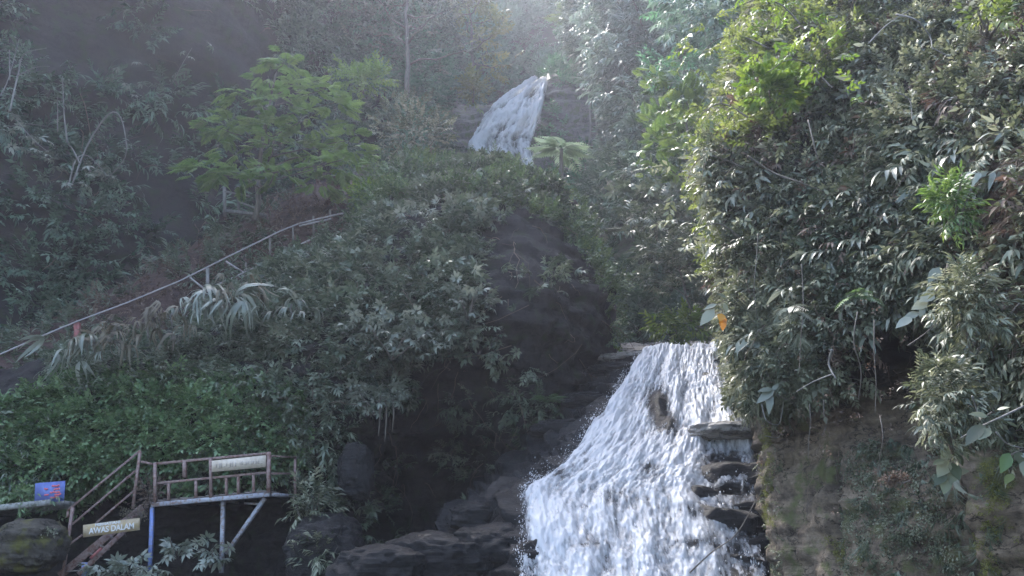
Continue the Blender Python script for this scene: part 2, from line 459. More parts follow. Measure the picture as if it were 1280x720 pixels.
def t_strap(seed, n=9, L=1.0, w=.035, fall=1.0):
    r = np.random.default_rng(seed); t = T()
    for k in range(n):
        a = r.uniform(-.9, .9); l = L * r.uniform(.5, 1.1); ww = w * r.uniform(.6, 1.3)
        ts = np.linspace(0, 1, 5); d = np.array([math.cos(a), math.sin(a), 0]); s = np.array([-math.sin(a), math.cos(a), 0])
        out = l * .5 * (1 - (1 - ts) ** 2); dn = l * (.15 * ts - fall * ts ** 2)
        mid = d * out[:, None] + np.array([0, 0, 1]) * dn[:, None] + s * (r.normal() * .08 * ts ** 2)[:, None]
        wd = ww * np.array([.6, 1, .9, .6, .05])
        v = np.concatenate([mid - s * wd[:, None], mid + s * wd[:, None]])
        f = []
        for i in range(4): f += [[i, i + 1, 5 + i + 1], [i, 6 + i, 5 + i]]
        t.poly(v, f)
    return t.done()

def t_tiny(seed, n=14):
    r = np.random.default_rng(seed); t = T()
    for k in range(n):
        d = r.normal(size=3); d[0] += .6; d[2] -= .2
        b = r.normal(size=3) * .22; b[0] += .3
        d /= np.linalg.norm(d); u = r.normal(size=3); u[2] += 1.2
        s = np.cross(d, u); s /= np.linalg.norm(s); L = r.uniform(.15, .3)
        t.poly([b, b + d * L * .5 + s * L * .28, b + d * L, b + d * L * .5 - s * L * .28], [[0, 1, 2], [0, 2, 3]])
    return t.done()

TP = dict(
    ovate=[t_sprig(i, 10, .36, .21) for i in range(4)],
    lance=[t_sprig(10 + i, 9, .5, .12, .4, seg=2) for i in range(4)],
    hang=[t_sprig(60 + i, 10, .45, .15, .6, .8, seg=2) for i in range(4)],
    ivy=[t_sprig(20 + i, 10, .38, .32, .2, 1.3, stick=False) for i in range(4)],
    whorl=[t_whorl(30 + i) for i in range(4)],
    frond=[t_frond(40 + i) for i in range(3)],
    feather=[t_frond(50 + i, 15, 1, .36, .3, .15) for i in range(3)],
    strap=[t_strap(70 + i, 7, w=.045, fall=.9) for i in range(4)],
    curtain=[t_strap(80 + i, 10, 1.0, .02, 1.4) for i in range(4)],
    tiny=[t_tiny(90 + i) for i in range(4)],
    small=[t_sprig(100 + i, 14, .24, .24, .2, 1.3) for i in range(4)],
)

def sprigs(pts, dirs, scale, kind, tint=None, upjit=.35):
    """arrays of one leaf mass: a template set on every point"""
    n = len(pts); d = dirs / (np.linalg.norm(dirs, axis=1, keepdims=True) + 1e-9)
    up = np.array([0, 0, 1.]) + rng.normal(size=(n, 3)) * upjit
    s = np.cross(up, d); s /= np.linalg.norm(s, axis=1, keepdims=True) + 1e-9
    u = np.cross(d, s)
    R = np.stack([d, s, u], 2)                                 # columns
    tint = rng.random(n) if tint is None else tint
    which = rng.integers(0, len(TP[kind]), n)
    V, Fc, A = [], [], []; o = 0
    for k, (tv, tf, tl) in enumerate(TP[kind]):
        i = np.where(which == k)[0]
        if not len(i): continue
        v = np.einsum('nij,vj->nvi', R[i], tv) * np.asarray(scale)[i][:, None, None] + pts[i][:, None]
        f = tf[None] + (np.arange(len(i)) * len(tv))[:, None, None] + o
        lr = rng.random((len(i), tl.max() + 1))[:, tl]
        a = np.clip(tint[i][:, None] + (lr - .5) * .45, 0, 1)
        V.append(v.reshape(-1, 3)); Fc.append(f.reshape(-1, 3)); A.append(a.ravel()); o += len(i) * len(tv)
    return np.concatenate(V), np.concatenate(Fc), np.concatenate(A)

def join(parts):
    V, Fc, A = [], [], []; o = 0
    for v, f, a in parts:
        V.append(v); Fc.append(f + o); A.append(a); o += len(v)
    return np.concatenate(V), np.concatenate(Fc), np.concatenate(A)

def leaf_obj(name, arrs, mat, base=(0, 0, 0), parent=None, **props):
    v, f, a = arrs
    return link(name, raw_mesh(name, v - np.asarray(base), f, M[mat], {'tint': a}), parent, **props)

def clumps(c, nrm, r, per, kind, scale, flat=.6, lift=.3, updir=.45, outdir=1.0, droop=0., tintvar=.5, tint0=.5):
    """shrubs as domes on a surface: c centres, nrm normals, r radii; per sprigs for each square metre of dome"""
    cnt = np.maximum(2, (per * r * r).astype(int)); i = np.repeat(np.arange(len(c)), cnt); n = len(i)
    d = rng.normal(size=(n, 3)); d /= np.linalg.norm(d, axis=1, keepdims=True)
    dn = (d * nrm[i]).sum(1, keepdims=True)
    d = np.where(dn < -.15, d - 2 * dn * nrm[i], d)
    rad = r[i] * (rng.random(n) ** .45) * (.75 + .5 * vnoise(d * 2.3 + i[:, None] * 7.7))
    off = d * rad[:, None]; on = (off * nrm[i]).sum(1, keepdims=True) * nrm[i]
    off = off - on * (1 - flat)
    p = c[i] + nrm[i] * (r[i] * lift)[:, None] + off
    dirs = outdir * d + .35 * nrm[i] + np.array([0, 0, updir - droop]) + rng.normal(size=(n, 3)) * .3
    sc = scale * rng.uniform(.7, 1.25, n)
    r = r * 1.0; ct = tint0 + (rng.random(len(c)) - .5) * tintvar
    # sprigs start inside the dome so that their tips make the outline
    dd = dirs / np.linalg.norm(dirs, axis=1, keepdims=True)
    return sprigs(p - dd * sc[:, None] * .5, dirs, sc, kind, np.clip(ct[i] + rng.normal(size=n) * .12, 0, 1))

def scatter(surf, n, dens, rr, per, kind, scale, **kw):
    p, nn = sample(surf, n, dens)
    return clumps(p, nn, rr[0] + (rr[1] - rr[0]) * 1.25 * rng.random(n) ** 1.6, per, kind, scale, **kw)

def stuff(name, label, mat, parts):
    return leaf_obj(name, join(parts), mat, kind='stuff', label=label)

# ================================================================== SETTING
def rows_from(cols, rows):
    """rows: (py, [Y per column]) sharing one list of pixel columns, or (py, [Y], [px])"""
    return [[(px, r[0] if np.isscalar(r[0]) else r[0][k], r[1][k]) for k, px in enumerate(r[2] if len(r) > 2 else cols)] for r in rows]

# riverbed and pool
gx = np.linspace(-60, 60, 121); gy = np.linspace(-14, 130, 121)
X, Y_ = np.meshgrid(gx, gy); Z = .25 * fbm(np.stack([X * .5, Y_ * .5, X * 0], -1), 4) - .15
idx = np.arange(121 * 121).reshape(121, 121)
QG = np.stack([idx[:-1, :-1], idx[:-1, 1:], idx[1:, 1:], idx[1:, :-1]], -1).reshape(-1, 4)
link('riverbed', raw_mesh('riverbed', np.stack([X, Y_, Z], -1).reshape(-1, 3), None, M['wet'], None, True, QG), None, kind='structure', label='dark stony riverbed below the falls')
link('pool', raw_mesh('pool', [(-7, 6, .06), (6, 6, .06), (6, 19, .06), (-7, 19, .06)], None, M['water'], None, False, [[0, 1, 2, 3]]), None, kind='structure', label='plunge pool below the lower fall')

# left cliff, far behind the path; unseen top raised for shade, notched for sun
LC = [-700, -300, -60, 120, 300, 415, 490, 535, 560]
lY = np.array([19, 24, 28, 31, 35, 40, 47, 55, 66.])
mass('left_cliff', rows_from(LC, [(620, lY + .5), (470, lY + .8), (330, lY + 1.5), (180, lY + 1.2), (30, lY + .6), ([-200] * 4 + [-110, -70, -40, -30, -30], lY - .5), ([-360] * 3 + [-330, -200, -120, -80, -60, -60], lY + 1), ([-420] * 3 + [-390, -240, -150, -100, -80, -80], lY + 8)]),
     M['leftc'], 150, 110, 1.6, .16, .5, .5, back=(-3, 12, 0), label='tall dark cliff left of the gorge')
# brown bank between path and cliff
SC = [-500, -150, 0, 100, 200, 300, 380, 440, 500, 540]
sY = np.array([22.5, 23.8, 25, 26, 27.3, 29, 30.5, 32, 34, 36])
mass('path_bank', [[(px, b, y) for px, b, y in zip(SC, [620, 590, 560, 520, 470, 420, 370, 330, 300, 290], sY - .9)],
                   [(px, b, y) for px, b, y in zip(SC, [540, 520, 500, 462, 405, 345, 300, 268, 240, 230], sY)],
                   [(px, b, y) for px, b, y in zip(SC, [510, 480, 455, 410, 355, 300, 262, 235, 214, 206], sY + 1.2)],
                   [(px, b, y) for px, b, y in zip(SC, [490, 455, 425, 380, 330, 275, 240, 216, 200, 192], sY + 4.5)]],
     M['soil'], 120, 40, .45, .6, .15, 1.5, back=(0, 5, -1), label='bare brown bank above the footpath')
# back hillside
BC = [300, 480, 600, 680, 760, 900, 1100]
bY = np.array([78, 82, 90, 94, 90, 80, 68.])
mass('back_hillside', rows_from(BC, [(330, bY - 18), (200, bY - 8), (90, bY), (-20, bY + 10), (-120, bY + 22), (-190, bY + 40)]),
     M['hill'], 110, 90, 3.5, .07, .6, .3, back=(0, 20, 0), label='misty forested hillside behind the upper fall')
# rock step of the upper fall
UC = [470, 540, 575, 610, 650, 684, 700, 750, 800, 850]
uY = np.array([58, 57, 57, 57.5, 58, 58.5, 57.5, 57, 55, 54.])
mass('upper_cliff', [[(px, 330, y - 3) for px, y in zip(UC, uY)], [(px, 250, y - 1.5) for px, y in zip(UC, uY)],
                     [(px, 195, y - .4) for px, y in zip(UC, uY)],
                     [(px, b, y + .8) for px, b, y in zip(UC, [150, 152, 155, 150, 140, 138, 140, 140, 150, 160], uY)],
                     [(px, b, y + 2) for px, b, y in zip(UC, [120, 125, 145, 136, 118, 104, 100, 95, 105, 110], uY)],
                     [(px, b, y + 8) for px, b, y in zip(UC, [90, 100, 135, 130, 112, 98, 90, 80, 85, 90], uY)]],
     M['upper'], 110, 80, .8, .3, .5, .9, back=(0, 8, -1), label='rock step of the upper waterfall')
# right ridge behind the near cliff
RC = [738, 752, 790, 840, 900, 980, 1120, 1300]
rY = np.array([50, 43, 40, 38, 36, 34, 31, 28.])
def ridge_bump(g, px, py):
    return -2.2 * np.exp(-((px - 845) / 38) ** 2 - ((py - 345) / 40) ** 2) - 1.5 * np.exp(-((px - 765) / 30) ** 2 - ((py - 170) / 50) ** 2)
mass('right_ridge', [[(px, 470, y - 3.) for px, y in zip(RC, rY)], [(px, 420, y - 1.5) for px, y in zip(RC, rY)],
                     [(px, 330, y) for px, y in zip(RC, rY)], [(px, 230, y + 2.5) for px, y in zip(RC, rY)],
                     [(px, 120, y + 6) for px, y in zip([752, 775, 805, 850, 900, 980, 1120, 1300], rY)],
                     [(px, 0, y + 11) for px, y in zip([712, 740, 790, 840, 900, 980, 1120, 1300], rY)],
                     [(px, -120, y + 17) for px, y in zip([690, 730, 790, 840, 900, 980, 1120, 1300], rY)],
                     [(px, -190, y + 30) for px, y in zip([690, 730, 790, 840, 900, 980, 1120, 1300], rY)]],
     M['hill'], 130, 120, 1.2, .22, .4, .6, back=(4, 14, 0), fn=ridge_bump, label='forested ridge right of the upper fall')
# the central bluff with its cave and the ivy slope on its left
TX = [-420, -100, 60, 215, 300, 380, 440, 500, 560, 620, 690, 735, 757, 768]
TY = [560, 510, 478, 430, 386, 340, 302, 232, 226, 228, 266, 316, 382, 440]
CXY = [18.5, 21, 22, 23, 24, 25.5, 26.5, 27, 27, 27, 27.5, 28.5, 30, 34.]
MX = [-420, -100, 60, 215, 300, 370, 430, 490, 560, 620, 690, 735, 755, 766]
MYp = [600, 560, 530, 500, 470, 430, 410, 380, 360, 350, 360, 390, 430, 470]
MZ = [18, 20.6, 21.6, 22, 22.3, 22.3, 22.3, 22.8, 22.6, 22.6, 23, 24.2, 26, 31.]
LX = [-420, -100, 60, 215, 300, 370, 430, 500, 570, 640, 700, 735, 755, 766]
LYp = [640, 600, 588, 578, 570, 560, 540, 520, 500, 480, 475, 475, 480, 500]
LZ = [17.5, 20.2, 21.2, 21.6, 21.8, 21.8, 22.3, 24.5, 24.6, 23.6, 23.6, 24.6, 26, 31.]
KX = [-420, -100, 60, 215, 300, 370, 430, 500, 570, 640, 700, 740, 760, 770]
KYp = [660, 640, 640, 640, 640, 640, 625, 610, 600, 590, 580, 575, 575, 580]
KZ = [18.2, 21.2, 22.8, 23.6, 23.6, 22.6, 23, 27.5, 27.5, 25, 24.2, 25, 27, 31.]
OX = [-420, -100, 60, 215, 300, 370, 430, 500, 570, 640, 700, 740, 760, 770]
OYp = [800] * 14
OZ = [17.6, 20.4, 22, 22.4, 22.4, 21.2, 22, 26, 26, 24.5, 24, 25, 27, 31.]
UX = TX; UYp = [t - 14 for t in TY]; UZ = [z + 2.2 for z in CXY]
zipc = lambda a, b, c: [(x, y, z) for x, y, z in zip(a, b, c)]
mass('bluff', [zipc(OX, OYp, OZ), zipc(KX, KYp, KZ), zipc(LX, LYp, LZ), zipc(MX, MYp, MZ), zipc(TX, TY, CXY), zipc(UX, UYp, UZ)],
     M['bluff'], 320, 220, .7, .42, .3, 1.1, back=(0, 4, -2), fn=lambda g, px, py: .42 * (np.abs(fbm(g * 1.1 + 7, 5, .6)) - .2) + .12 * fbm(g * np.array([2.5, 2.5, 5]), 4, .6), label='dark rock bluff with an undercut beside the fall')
# near cliff on the right
fr = [0, .012, .05, .15, .28, .45, .66, 1.0]
cY = np.array([24, 16.6, 15.2, 13.6, 12, 10, 8, 5.0])
def rrow(py, left, off): return [(left + (1800 - left) * f, py, y + o) for f, y, o in zip(fr, cY, off if hasattr(off, '__len__') else [off] * 8)]
def cliff_bump(g, px, py):
    return (-1.0 * np.exp(-((px - 1135) / 45) ** 2 - ((py - 455) / 70) ** 2) - .8 * np.exp(-((px - 1040) / 70) ** 2 - ((py - 180) / 90) ** 2)
            + .2 * np.exp(-((px - 1090) / 60) ** 2 - ((py - 660) / 70) ** 2) - .25 * np.exp(-((px - 1048) / 8) ** 2) * (py > 560)
            + .35 * np.exp(-((px - 1240) / 18) ** 2) * (py > 560)
            + .16 * fbm(g * np.array([1.1, 1.1, 2.2]) + 70, 5, .6) + .07 * fbm(g * np.array([4, 4, 11]), 4, .65) - .10 * (np.abs(fbm(g * np.array([.8, .8, .5]) + 31, 3)) < .03))
mass('right_cliff', [rrow(820, 972, .3), rrow(740, 970, .3), rrow(640, 961, .4), rrow(560, 951, .8), rrow(515, 940, [0, -.2, .4, 1.1, 1.1, .7, .5, .3]),
                     rrow(480, 922, [0, -.7, -.5, .7, 1.0, .5, .3, .2]), rrow(430, 920, [0, -.5, -.6, .1, .9, .3, 0, 0]), rrow(370, 914, 0), rrow(300, 902, 0),
                     rrow(200, 890, .5), rrow(100, 915, 1.2), rrow(0, 950, 2.2), rrow(-120, 990, 3.5), rrow(-260, 1060, 6), rrow(-330, 1120, 11)],
     M['rightc'], 260, 240, .5, .65, .12, 2.2, back=(9, 8, 0), fn=cliff_bump, earth=lambda g: np.clip((g[..., 2] - 3.9 + .9 * fbm(g * .9, 3)) / .7, 0, 1), label='overhanging cliff close on the right')
# brook ledge above the lower fall and the stepped bed of the fall
mass('brook_bed', [[(700, 462, 26), (770, 462, 25.3), (840, 452, 25), (910, 446, 24.6), (960, 440, 24.2)],
                   [(700, 446, 30), (770, 443, 29), (840, 440, 28.5), (910, 436, 28), (960, 432, 27.5)],
                   [(700, 432, 38), (770, 430, 37), (840, 428, 36), (910, 425, 35), (960, 423, 34)]],
     M['slab'], 70, 50, .16, 1.2, .1, 3, back=(0, 2, -3), label='flat rock ledge above the lower fall')
FR = [  # py, Y, farleft, left2, L, R, right2, farright
    (440, 24.6, 705, 762, 800, 912, 940, 985),
    (470, 23.4, 690, 747, 785, 915, 945, 990),
    (500, 22.4, 673, 730, 768, 922, 950, 995),
    (545, 21.0, 642, 699, 737, 940, 958, 1000),
    (590, 19.7, 595, 652, 690, 952, 968, 1005),
    (622, 18.9, 560, 617, 655, 955, 972, 1010),
    (680, 17.8, 560, 617, 655, 960, 978, 1015),
    (740, 16.9, 565, 622, 660, 965, 985, 1020),
    (830, 15.6, 560, 617, 655, 970, 990, 1030)]
def frow(r):
    py, Y, a, b, L, R, c, d = r
    return [(a, py + 26, Y + 2.6), (b, py + 14, Y + .7), (L, py + 2, Y), (L + (R - L) / 3, py, Y - .15), (L + 2 * (R - L) / 3, py - 3, Y - .1), (R, py - 6, Y), (c, py - 8, Y + .2), (d, py - 8, Y + .8)]
fctrl = np.array([[P(*c) for c in frow(r)] for r in FR])
def steps(g, a, period=.55):
    zz = g[..., 2] / period + 2.6 * fbm(g * np.array([.55, .55, .5]), 3) + .25 * g[..., 0]
    f = zz - np.floor(zz)
    return a * (np.clip(f * 5, 0, 1) * (1 - f * .9) - .25)
NU, NV = 150, 150
g = dense(fctrl, NU, NV); n = grid_normals(g)
uu = np.linspace(0, 7, NU)[None, :].repeat(NV, 0)
side = np.clip((uu - 3.6) / 1.2, 0, 1) + np.clip((2.2 - uu) / .5, 0, 1)
d = steps(g, .04 + .42 * np.clip(side, 0, 1)) + (.14 + .12 * side) * fbm(g * 1.3, 4)
pxg, pyg = [a.reshape(NV, NU) for a in proj(g.reshape(-1, 3))]
for (bx, by, bw, bh, am) in ((822, 514, 9, 17, .30), (836, 540, 8, 13, .26), (915, 598, 40, 7, .28), (890, 622, 26, 6, .25), (812, 596, 10, 12, .1), (905, 655, 40, 12, .2)):
    d = d + am * np.exp(-((pxg - bx) / bw) ** 2 - ((pyg - by) / bh) ** 2)
gb = g + n * d[..., None]
SURF['bed'] = (gb, grid_normals(gb))
idx = np.arange(NU * NV).reshape(NV, NU)
QB = np.stack([idx[:-1, :-1], idx[:-1, 1:], idx[1:, 1:], idx[1:, :-1]], -1).reshape(-1, 4)
ring = np.concatenate([idx[0, :], idx[1:, -1], idx[-1, -2::-1], idx[-2:0:-1, 0]])
bv = gb.reshape(-1, 3)[ring] + np.array([0, 3, -2.])
m = len(ring); o = NU * NV
link('cascade_bed', raw_mesh('cascade_bed', np.concatenate([gb.reshape(-1, 3), bv]), None, M['wet'], None, True,
     np.concatenate([QB, np.array([[ring[k], ring[(k + 1) % m], o + (k + 1) % m, o + k] for k in range(m)])])), None, kind='structure', label='wet stepped rock under the lower fall')

# white water of the lower fall
def water_sheet(ctrl, nu, nv, ulo, uhi, offs, cover_fn, mat, name, parent=None, bedfn=None, **props):
    n_ctrl = ctrl.shape[1]
    fine = dense(ctrl, (n_ctrl - 1) * 60 + 1, nv)
    us = np.linspace(ulo, uhi, nu) * 60; k = np.clip(us.astype(int), 0, fine.shape[1] - 2); f = (us - k)[None, :, None]
    g = fine[:, k] * (1 - f) + fine[:, k + 1] * f
    n = grid_normals(g)
    U = np.linspace(0, 1, nu)[None, :].repeat(nv, 0); V = np.linspace(0, 1, nv)[:, None].repeat(nu, 1)
    w = g[0, -1] - g[0, 0]; W = np.linalg.norm(g[nv // 2, -1] - g[nv // 2, 0]); H = np.linalg.norm(g[-1, 0] - g[0, 0])
    st = np.stack([U * W, V * H, U * 0], -1)
    cov, lift = cover_fn(U, V, st, g)
    g2 = g + n * lift[..., None]
    idx = np.arange(nu * nv).reshape(nv, nu)
    q = np.stack([idx[:-1, :-1], idx[:-1, 1:], idx[1:, 1:], idx[1:, :-1]], -1).reshape(-1, 4)
    cq = cov.ravel()[q].max(1); q = q[cq > -.6]
    o = link(name, raw_mesh(name, g2.reshape(-1, 3), None, mat, {'cover': cov.ravel()}, True, q), parent, **props)
    return o, g2, n, cov

def lower_cover(U, V, st, g):
    s1 = fbm(st * np.array([2.6, .7, 1]) + 5, 5, .6)
    s2 = fbm(st * np.array([10, 2., 1]) + 25, 4, .65); s3 = fbm(st * np.array([20, 8, 1]) + 3, 3, .7)
    steps_ = steps(g, .12)
    edge = np.minimum(U + .05 * s1 + .02 * s2, 1 - U + .05 * s1) * 14
    thin = np.clip((U - .66 + .12 * s1) / .2, 0, 1) * np.clip((V - .42) / .12, 0, 1)
    c = .95 + .65 * s1 + .5 * s2 + .45 * s3 - .68 * thin - .25 * np.clip(V - .55, 0, 1) * np.clip(U - .3, 0, 1) * 3 * (.5 + s1)
    c = c - 1.2 * np.clip(1 - edge, 0, 1)
    px, py = [a.reshape(U.shape) for a in proj(g.reshape(-1, 3))]
    for (bx, by, bw, bh, am) in ((822, 514, 14, 18, 1.6), (836, 541, 12, 14, 1.3), (700, 600, 14, 8, .5), (765, 630, 20, 10, .4), (812, 596, 12, 8, .6), (880, 650, 30, 9, .7), (870, 690, 28, 8, .6), (905, 620, 30, 7, .8), (905, 585, 22, 14, .9), (735, 690, 25, 12, .5), (900, 470, 10, 50, .5)):
        c = c - am * np.exp(-((px - bx) / bw) ** 2 - ((py - by) / bh) ** 2)
    lift = .22 + steps_ * .25 * (U > .5) + .24 * s1 + .016 * s2 + .006 * s3 - .14 * thin - .2 * np.clip(1 - edge, 0, 1)
    return c, lift

fall = link('waterfall', None, None, kind='structure', label='broad white waterfall tumbling over dark ledges')
w1, wg, wnn, wc = water_sheet(fctrl, 260, 340, 1.96, 5.05, 0, lower_cover, M['foam'], 'white_water', fall, kind='structure')
# tufts of falling water and droplets
def tufts(g, n, cov, count, size, out, edge_bias=0.):
    nv, nu = cov.shape
    i = rng.integers(3, nv - 3, count); j = rng.integers(0, nu, count)
    if edge_bias:
        k = int(count * edge_bias); j[:k] = np.where(rng.random(k) < .6, np.abs(rng.normal(0, nu * .02, k)), nu - 1 - np.abs(rng.normal(0, nu * .02, k))).astype(int).clip(0, nu - 1)
    keep = rng.random(count) < np.clip(cov[i, j] + .45, .08, 1); i, j = i[keep], j[keep]; m = len(i)
    c = g[i, j] + n[i, j] * (np.abs(rng.normal(size=m)) * out)[:, None] + rng.normal(size=(m, 3)) * .03
    fl = g[np.minimum(i + 3, nv - 1), j] - g[i - 3, j]; fl /= np.linalg.norm(fl, axis=1, keepdims=True)
    fl = fl + np.array([0, 0, -.5]) + rng.normal(size=(m, 3)) * .25; fl /= np.linalg.norm(fl, axis=1, keepdims=True)
    a = np.cross(fl, rng.normal(size=(m, 3))); a /= np.linalg.norm(a, axis=1, keepdims=True); b = np.cross(fl, a)
    s = size * rng.lognormal(0, .5, m)[:, None]
    v = np.stack([c - fl * s * 1.6, c + a * s * .5, c + b * s * .5, c - a * s * .5, c - b * s * .5, c + fl * s * 1.3], 1)
    f = np.array([[0, 2, 1], [0, 3, 2], [0, 4, 3], [0, 1, 4], [5, 1, 2], [5, 2, 3], [5, 3, 4], [5, 4, 1]])
    return v.reshape(-1, 3), (f[None] + (np.arange(m) * 6)[:, None, None]).reshape(-1, 3), np.ones(m * 6)
v, f, a = join([tufts(wg, wnn, wc, 2500, .012, .05), tufts(wg, wnn, wc, 7000, .010, .14, .85)])
link('spray', raw_mesh('spray', v, f, M['foam'], {'cover': a * 2}, True), fall, kind='stuff')

# upper fall
upc = np.array([[P(664, 118, 60.2), P(674, 117, 60.3), P(685, 117, 60.4)], [P(634, 136, 58.6), P(656, 136, 58.6), P(681, 133, 59)], [P(606, 154, 57.6), P(645, 154, 57.6), P(675, 152, 58)],
                [P(594, 176, 57), P(630, 176, 57), P(669, 176, 57.4)], [P(584, 200, 56.4), P(624, 195, 56.5), P(664, 195, 56.9)], [P(600, 225, 55.6), P(634, 228, 55.6), P(668, 228, 56)]])
def upper_cover(U, V, st, g):
    s1 = fbm(st * np.array([1.6, .45, 1]) + 71, 5, .6); s2 = fbm(st * np.array([5, 1.3, 1]) + 11, 4, .65)
    edge = np.minimum(U + .08 * s1, 1 - U + .03 * s1) * 9
    c = .95 + .9 * s1 + .8 * s2 - .6 * np.clip(1 - V * 14 + s2, 0, 1) - 1.2 * np.clip(1 - edge, 0, 1) - .5 * np.exp(-((U - .55 - .1 * V) / .1) ** 2) * np.clip(V * 1.6 - .6, 0, 1)
    return c, 1.25 + .5 * s1 + .18 * s2 - .4 * np.clip(1 - edge, 0, 1)
uf = link('upper_waterfall', None, None, kind='structure', label='slender white upper waterfall in the mist')
water_sheet(upc, 90, 150, 0, 2, 0, upper_cover, M['foam'], 'white_water', uf, kind='structure')

# ================================================================== BOULDERS
def boulder(px, py, Y, wx, wz, label, mat='wet', group=None, seed=0, depth=1.0, flat=.0, name='boulder'):
    import bmesh
    bm = bmesh.new(); bmesh.ops.create_icosphere(bm, subdivisions=5, radius=1)
    v = np.array([x.co[:] for x in bm.verts]); f = np.array([[q.index for q in t.verts] for t in bm.faces]); bm.free()
    c = P(px, py, Y); k = Y / F
    w = v.copy()
    w = np.sign(w) * np.abs(w) ** .8
    r = 1 + .42 * fbm(v * 1.2 + seed * 13.7, 5, .6) + .14 * (np.abs(fbm(v * 3.3 + seed, 4)) - .2)
    zz = v[:, 2] * 3.2 + .8 * v[:, 0] + fbm(v * 1.5 + seed, 2); fz = zz - np.floor(zz)
    r = r + .07 * (np.minimum(fz * 5, 1) * (1 - fz) - .3)
    w = w * r[:, None] * np.array([wx * k / 2, wx * k / 2 * depth, wz * k / 2])
    base = np.array([c[0], c[1], c[2] - wz * k / 2])
    me = raw_mesh(name, w + c - base, f, M[mat], None, True)
    o = link(name, me, None, label=label, category='boulder' if name == 'boulder' else 'rock', group=group); o.location = base
    return o
G1 = 'dark wet boulders at the foot of the fall'
boulder(612, 692, 18.6, 100, 66, 'large domed wet boulder beside the foot of the waterfall', group=G1, seed=1)
boulder(545, 706, 18.2, 130, 70, 'wide low wet boulder left of the domed one', group=G1, seed=2, depth=.7)
boulder(600, 650, 20.0, 80, 40, 'flat wet boulder above and behind the domed one', group=G1, seed=3)
boulder(640, 640, 19.6, 60, 50, 'wet boulder touching the left edge of the white water', group=G1, seed=4)
boulder(470, 715, 17.8, 110, 60, 'low dark boulder at the bottom under the cave', group=G1, seed=5)
boulder(662, 706, 17.6, 46, 60, 'small splashed boulder at the lower left edge of the fall', group=G1, seed=6)
boulder(445, 590, 21.9, 44, 70, 'rounded pale grey boulder set in the bluff wall beside the cave', 'wet', None, 7)
boulder(38, 684, 19.6, 74, 58, 'mossy yellowish boulder under the concrete slab', 'mossrock', None, 8)
boulder(405, 690, 20.4, 90, 90, 'grey boulder half covered by shrubs right of the platform', 'wet', None, 9)
G2 = 'flat rock slabs beside the lip of the fall'
for k, (px, py, Y, wx, wz, lab, mt) in enumerate([
    (800, 452, 25.2, 120, 14, 'broad pale slab at the lip of the fall', 'slab'),
    (775, 466, 24.6, 90, 16, 'dark layered slab under the pale lip slab', 'wet'),
    (760, 486, 24.3, 70, 18, 'low dark slab left of the first white water', 'wet'),
    (926, 541, 20.7, 120, 26, 'pale wet slab right of the fall under the hanging grass', 'slab'),
    (934, 598, 19.6, 80, 20, 'small pale slab lowest on the right of the fall', 'slab'),
    (922, 642, 18.9, 96, 24, 'dark ledge right of the fall near the bottom', 'wet'),
    (735, 505, 23.8, 80, 26, 'dark stepped slab under the fern', 'wet'),
    (700, 540, 23.0, 80, 30, 'dark slab nearest the bluff foot', 'wet'),
    (946, 676, 18.4, 76, 22, 'tilted pale ledge by the mossy cliff edge', 'slab')]):
    boulder(px, py, Y, wx, wz, lab, mt, G2, 30 + k, name='rock_slab', depth=.8)
# ================================================================== MAN-MADE THINGS
# viewing platform
def PP(px, py, Y): return P(px, py, Y)
YL, YR, YB = 20.6, 20.3, 21.9
base = PP(265, 712, 20.6)
pt = link('viewing_platform', None, None, label='rusty railed viewing platform on thin steel legs under the ivy slope', category='platform'); pt.location = base
fl = lambda t, py0, py1: PP(192 + (336 - 192) * t, py0 + (py1 - py0) * t, YL + (YR - YL) * t)
bar = lambda name, a, b, w, mat, h=None, parent=pt, base_=base, **k: B().bar(a, b, w, h).build(name, M[mat], base_, parent, **k)
A0, A1, A2 = PP(190, 631, YL), PP(337, 618, YR), PP(370, 620, 21.6)
Bk0 = PP(196, 630, 22.3)
bar('edge_beam', A0, A1, .09, 'greysteel', .10)
bar('edge_beam', A1 + np.array([.05, .04, 0]), A2, .06, 'greysteel', .07)
for k in range(9):                                             # deck boards run front to back
    t0 = (k + .5) / 9
    a = A0 + (A1 - A0) * t0 + np.array([0, .06, .085]); b = a + np.array([.1, 1.75, 0])
    bar('deck_board', a, b, .285, 'deck', .035)
for t0 in (.05, .5, .95):
    a = A0 + (A1 - A0) * t0 + np.array([0, .06, .03]); bar('joist', a, a + np.array([.1, 1.7, 0]), .05, 'greysteel', .05)
TL, TR, TRR = fl(-.1, 579, 567), PP(337, 566.5, YR), PP(369, 572, 21.6)
bar('top_rail', fl(0, 580, 566.5), TR, .055, 'rust')
bar('top_rail', TR + np.array([.04, .03, -.06]), TRR, .04, 'rust')
bar('middle_rail', fl(0, 604.5, 590.5), PP(334, 590.7, YR), .05, 'rust')
bar('middle_rail', PP(339, 592, YR + .02), PP(369, 592, 21.6), .045, 'rust')
def on(px, py, dy=.0):
    t = (px - 192) / 144; return PP(px, py, YL + (YR - YL) * t + dy)
lin = lambda px, a, b: a + (b - a) * (px - 192) / 144
for px in (194, 263.5, 336): bar('railing_post', on(px, lin(px, 629, 615.5), -.03), on(px, lin(px, 579.5, 566) - 1, -.03), .065 if px < 300 else .085, 'rust')
bar('railing_post', PP(369, 619, 21.65), PP(369, 570, 21.65), .06, 'rust')
bar('baluster', on(231, lin(231, 600, 587), .01), on(231, lin(231, 579, 566), .01), .085, 'rust')
for px in (211, 245, 283, 298, 317): bar('baluster', on(px, lin(px, 627, 614), .01), on(px, lin(px, 605, 591), .01), .06, 'rust')
bar('support_leg', PP(190.5, 634, YL + .06), PP(187.5, 716, YL + .0), .085, 'bluesteel')
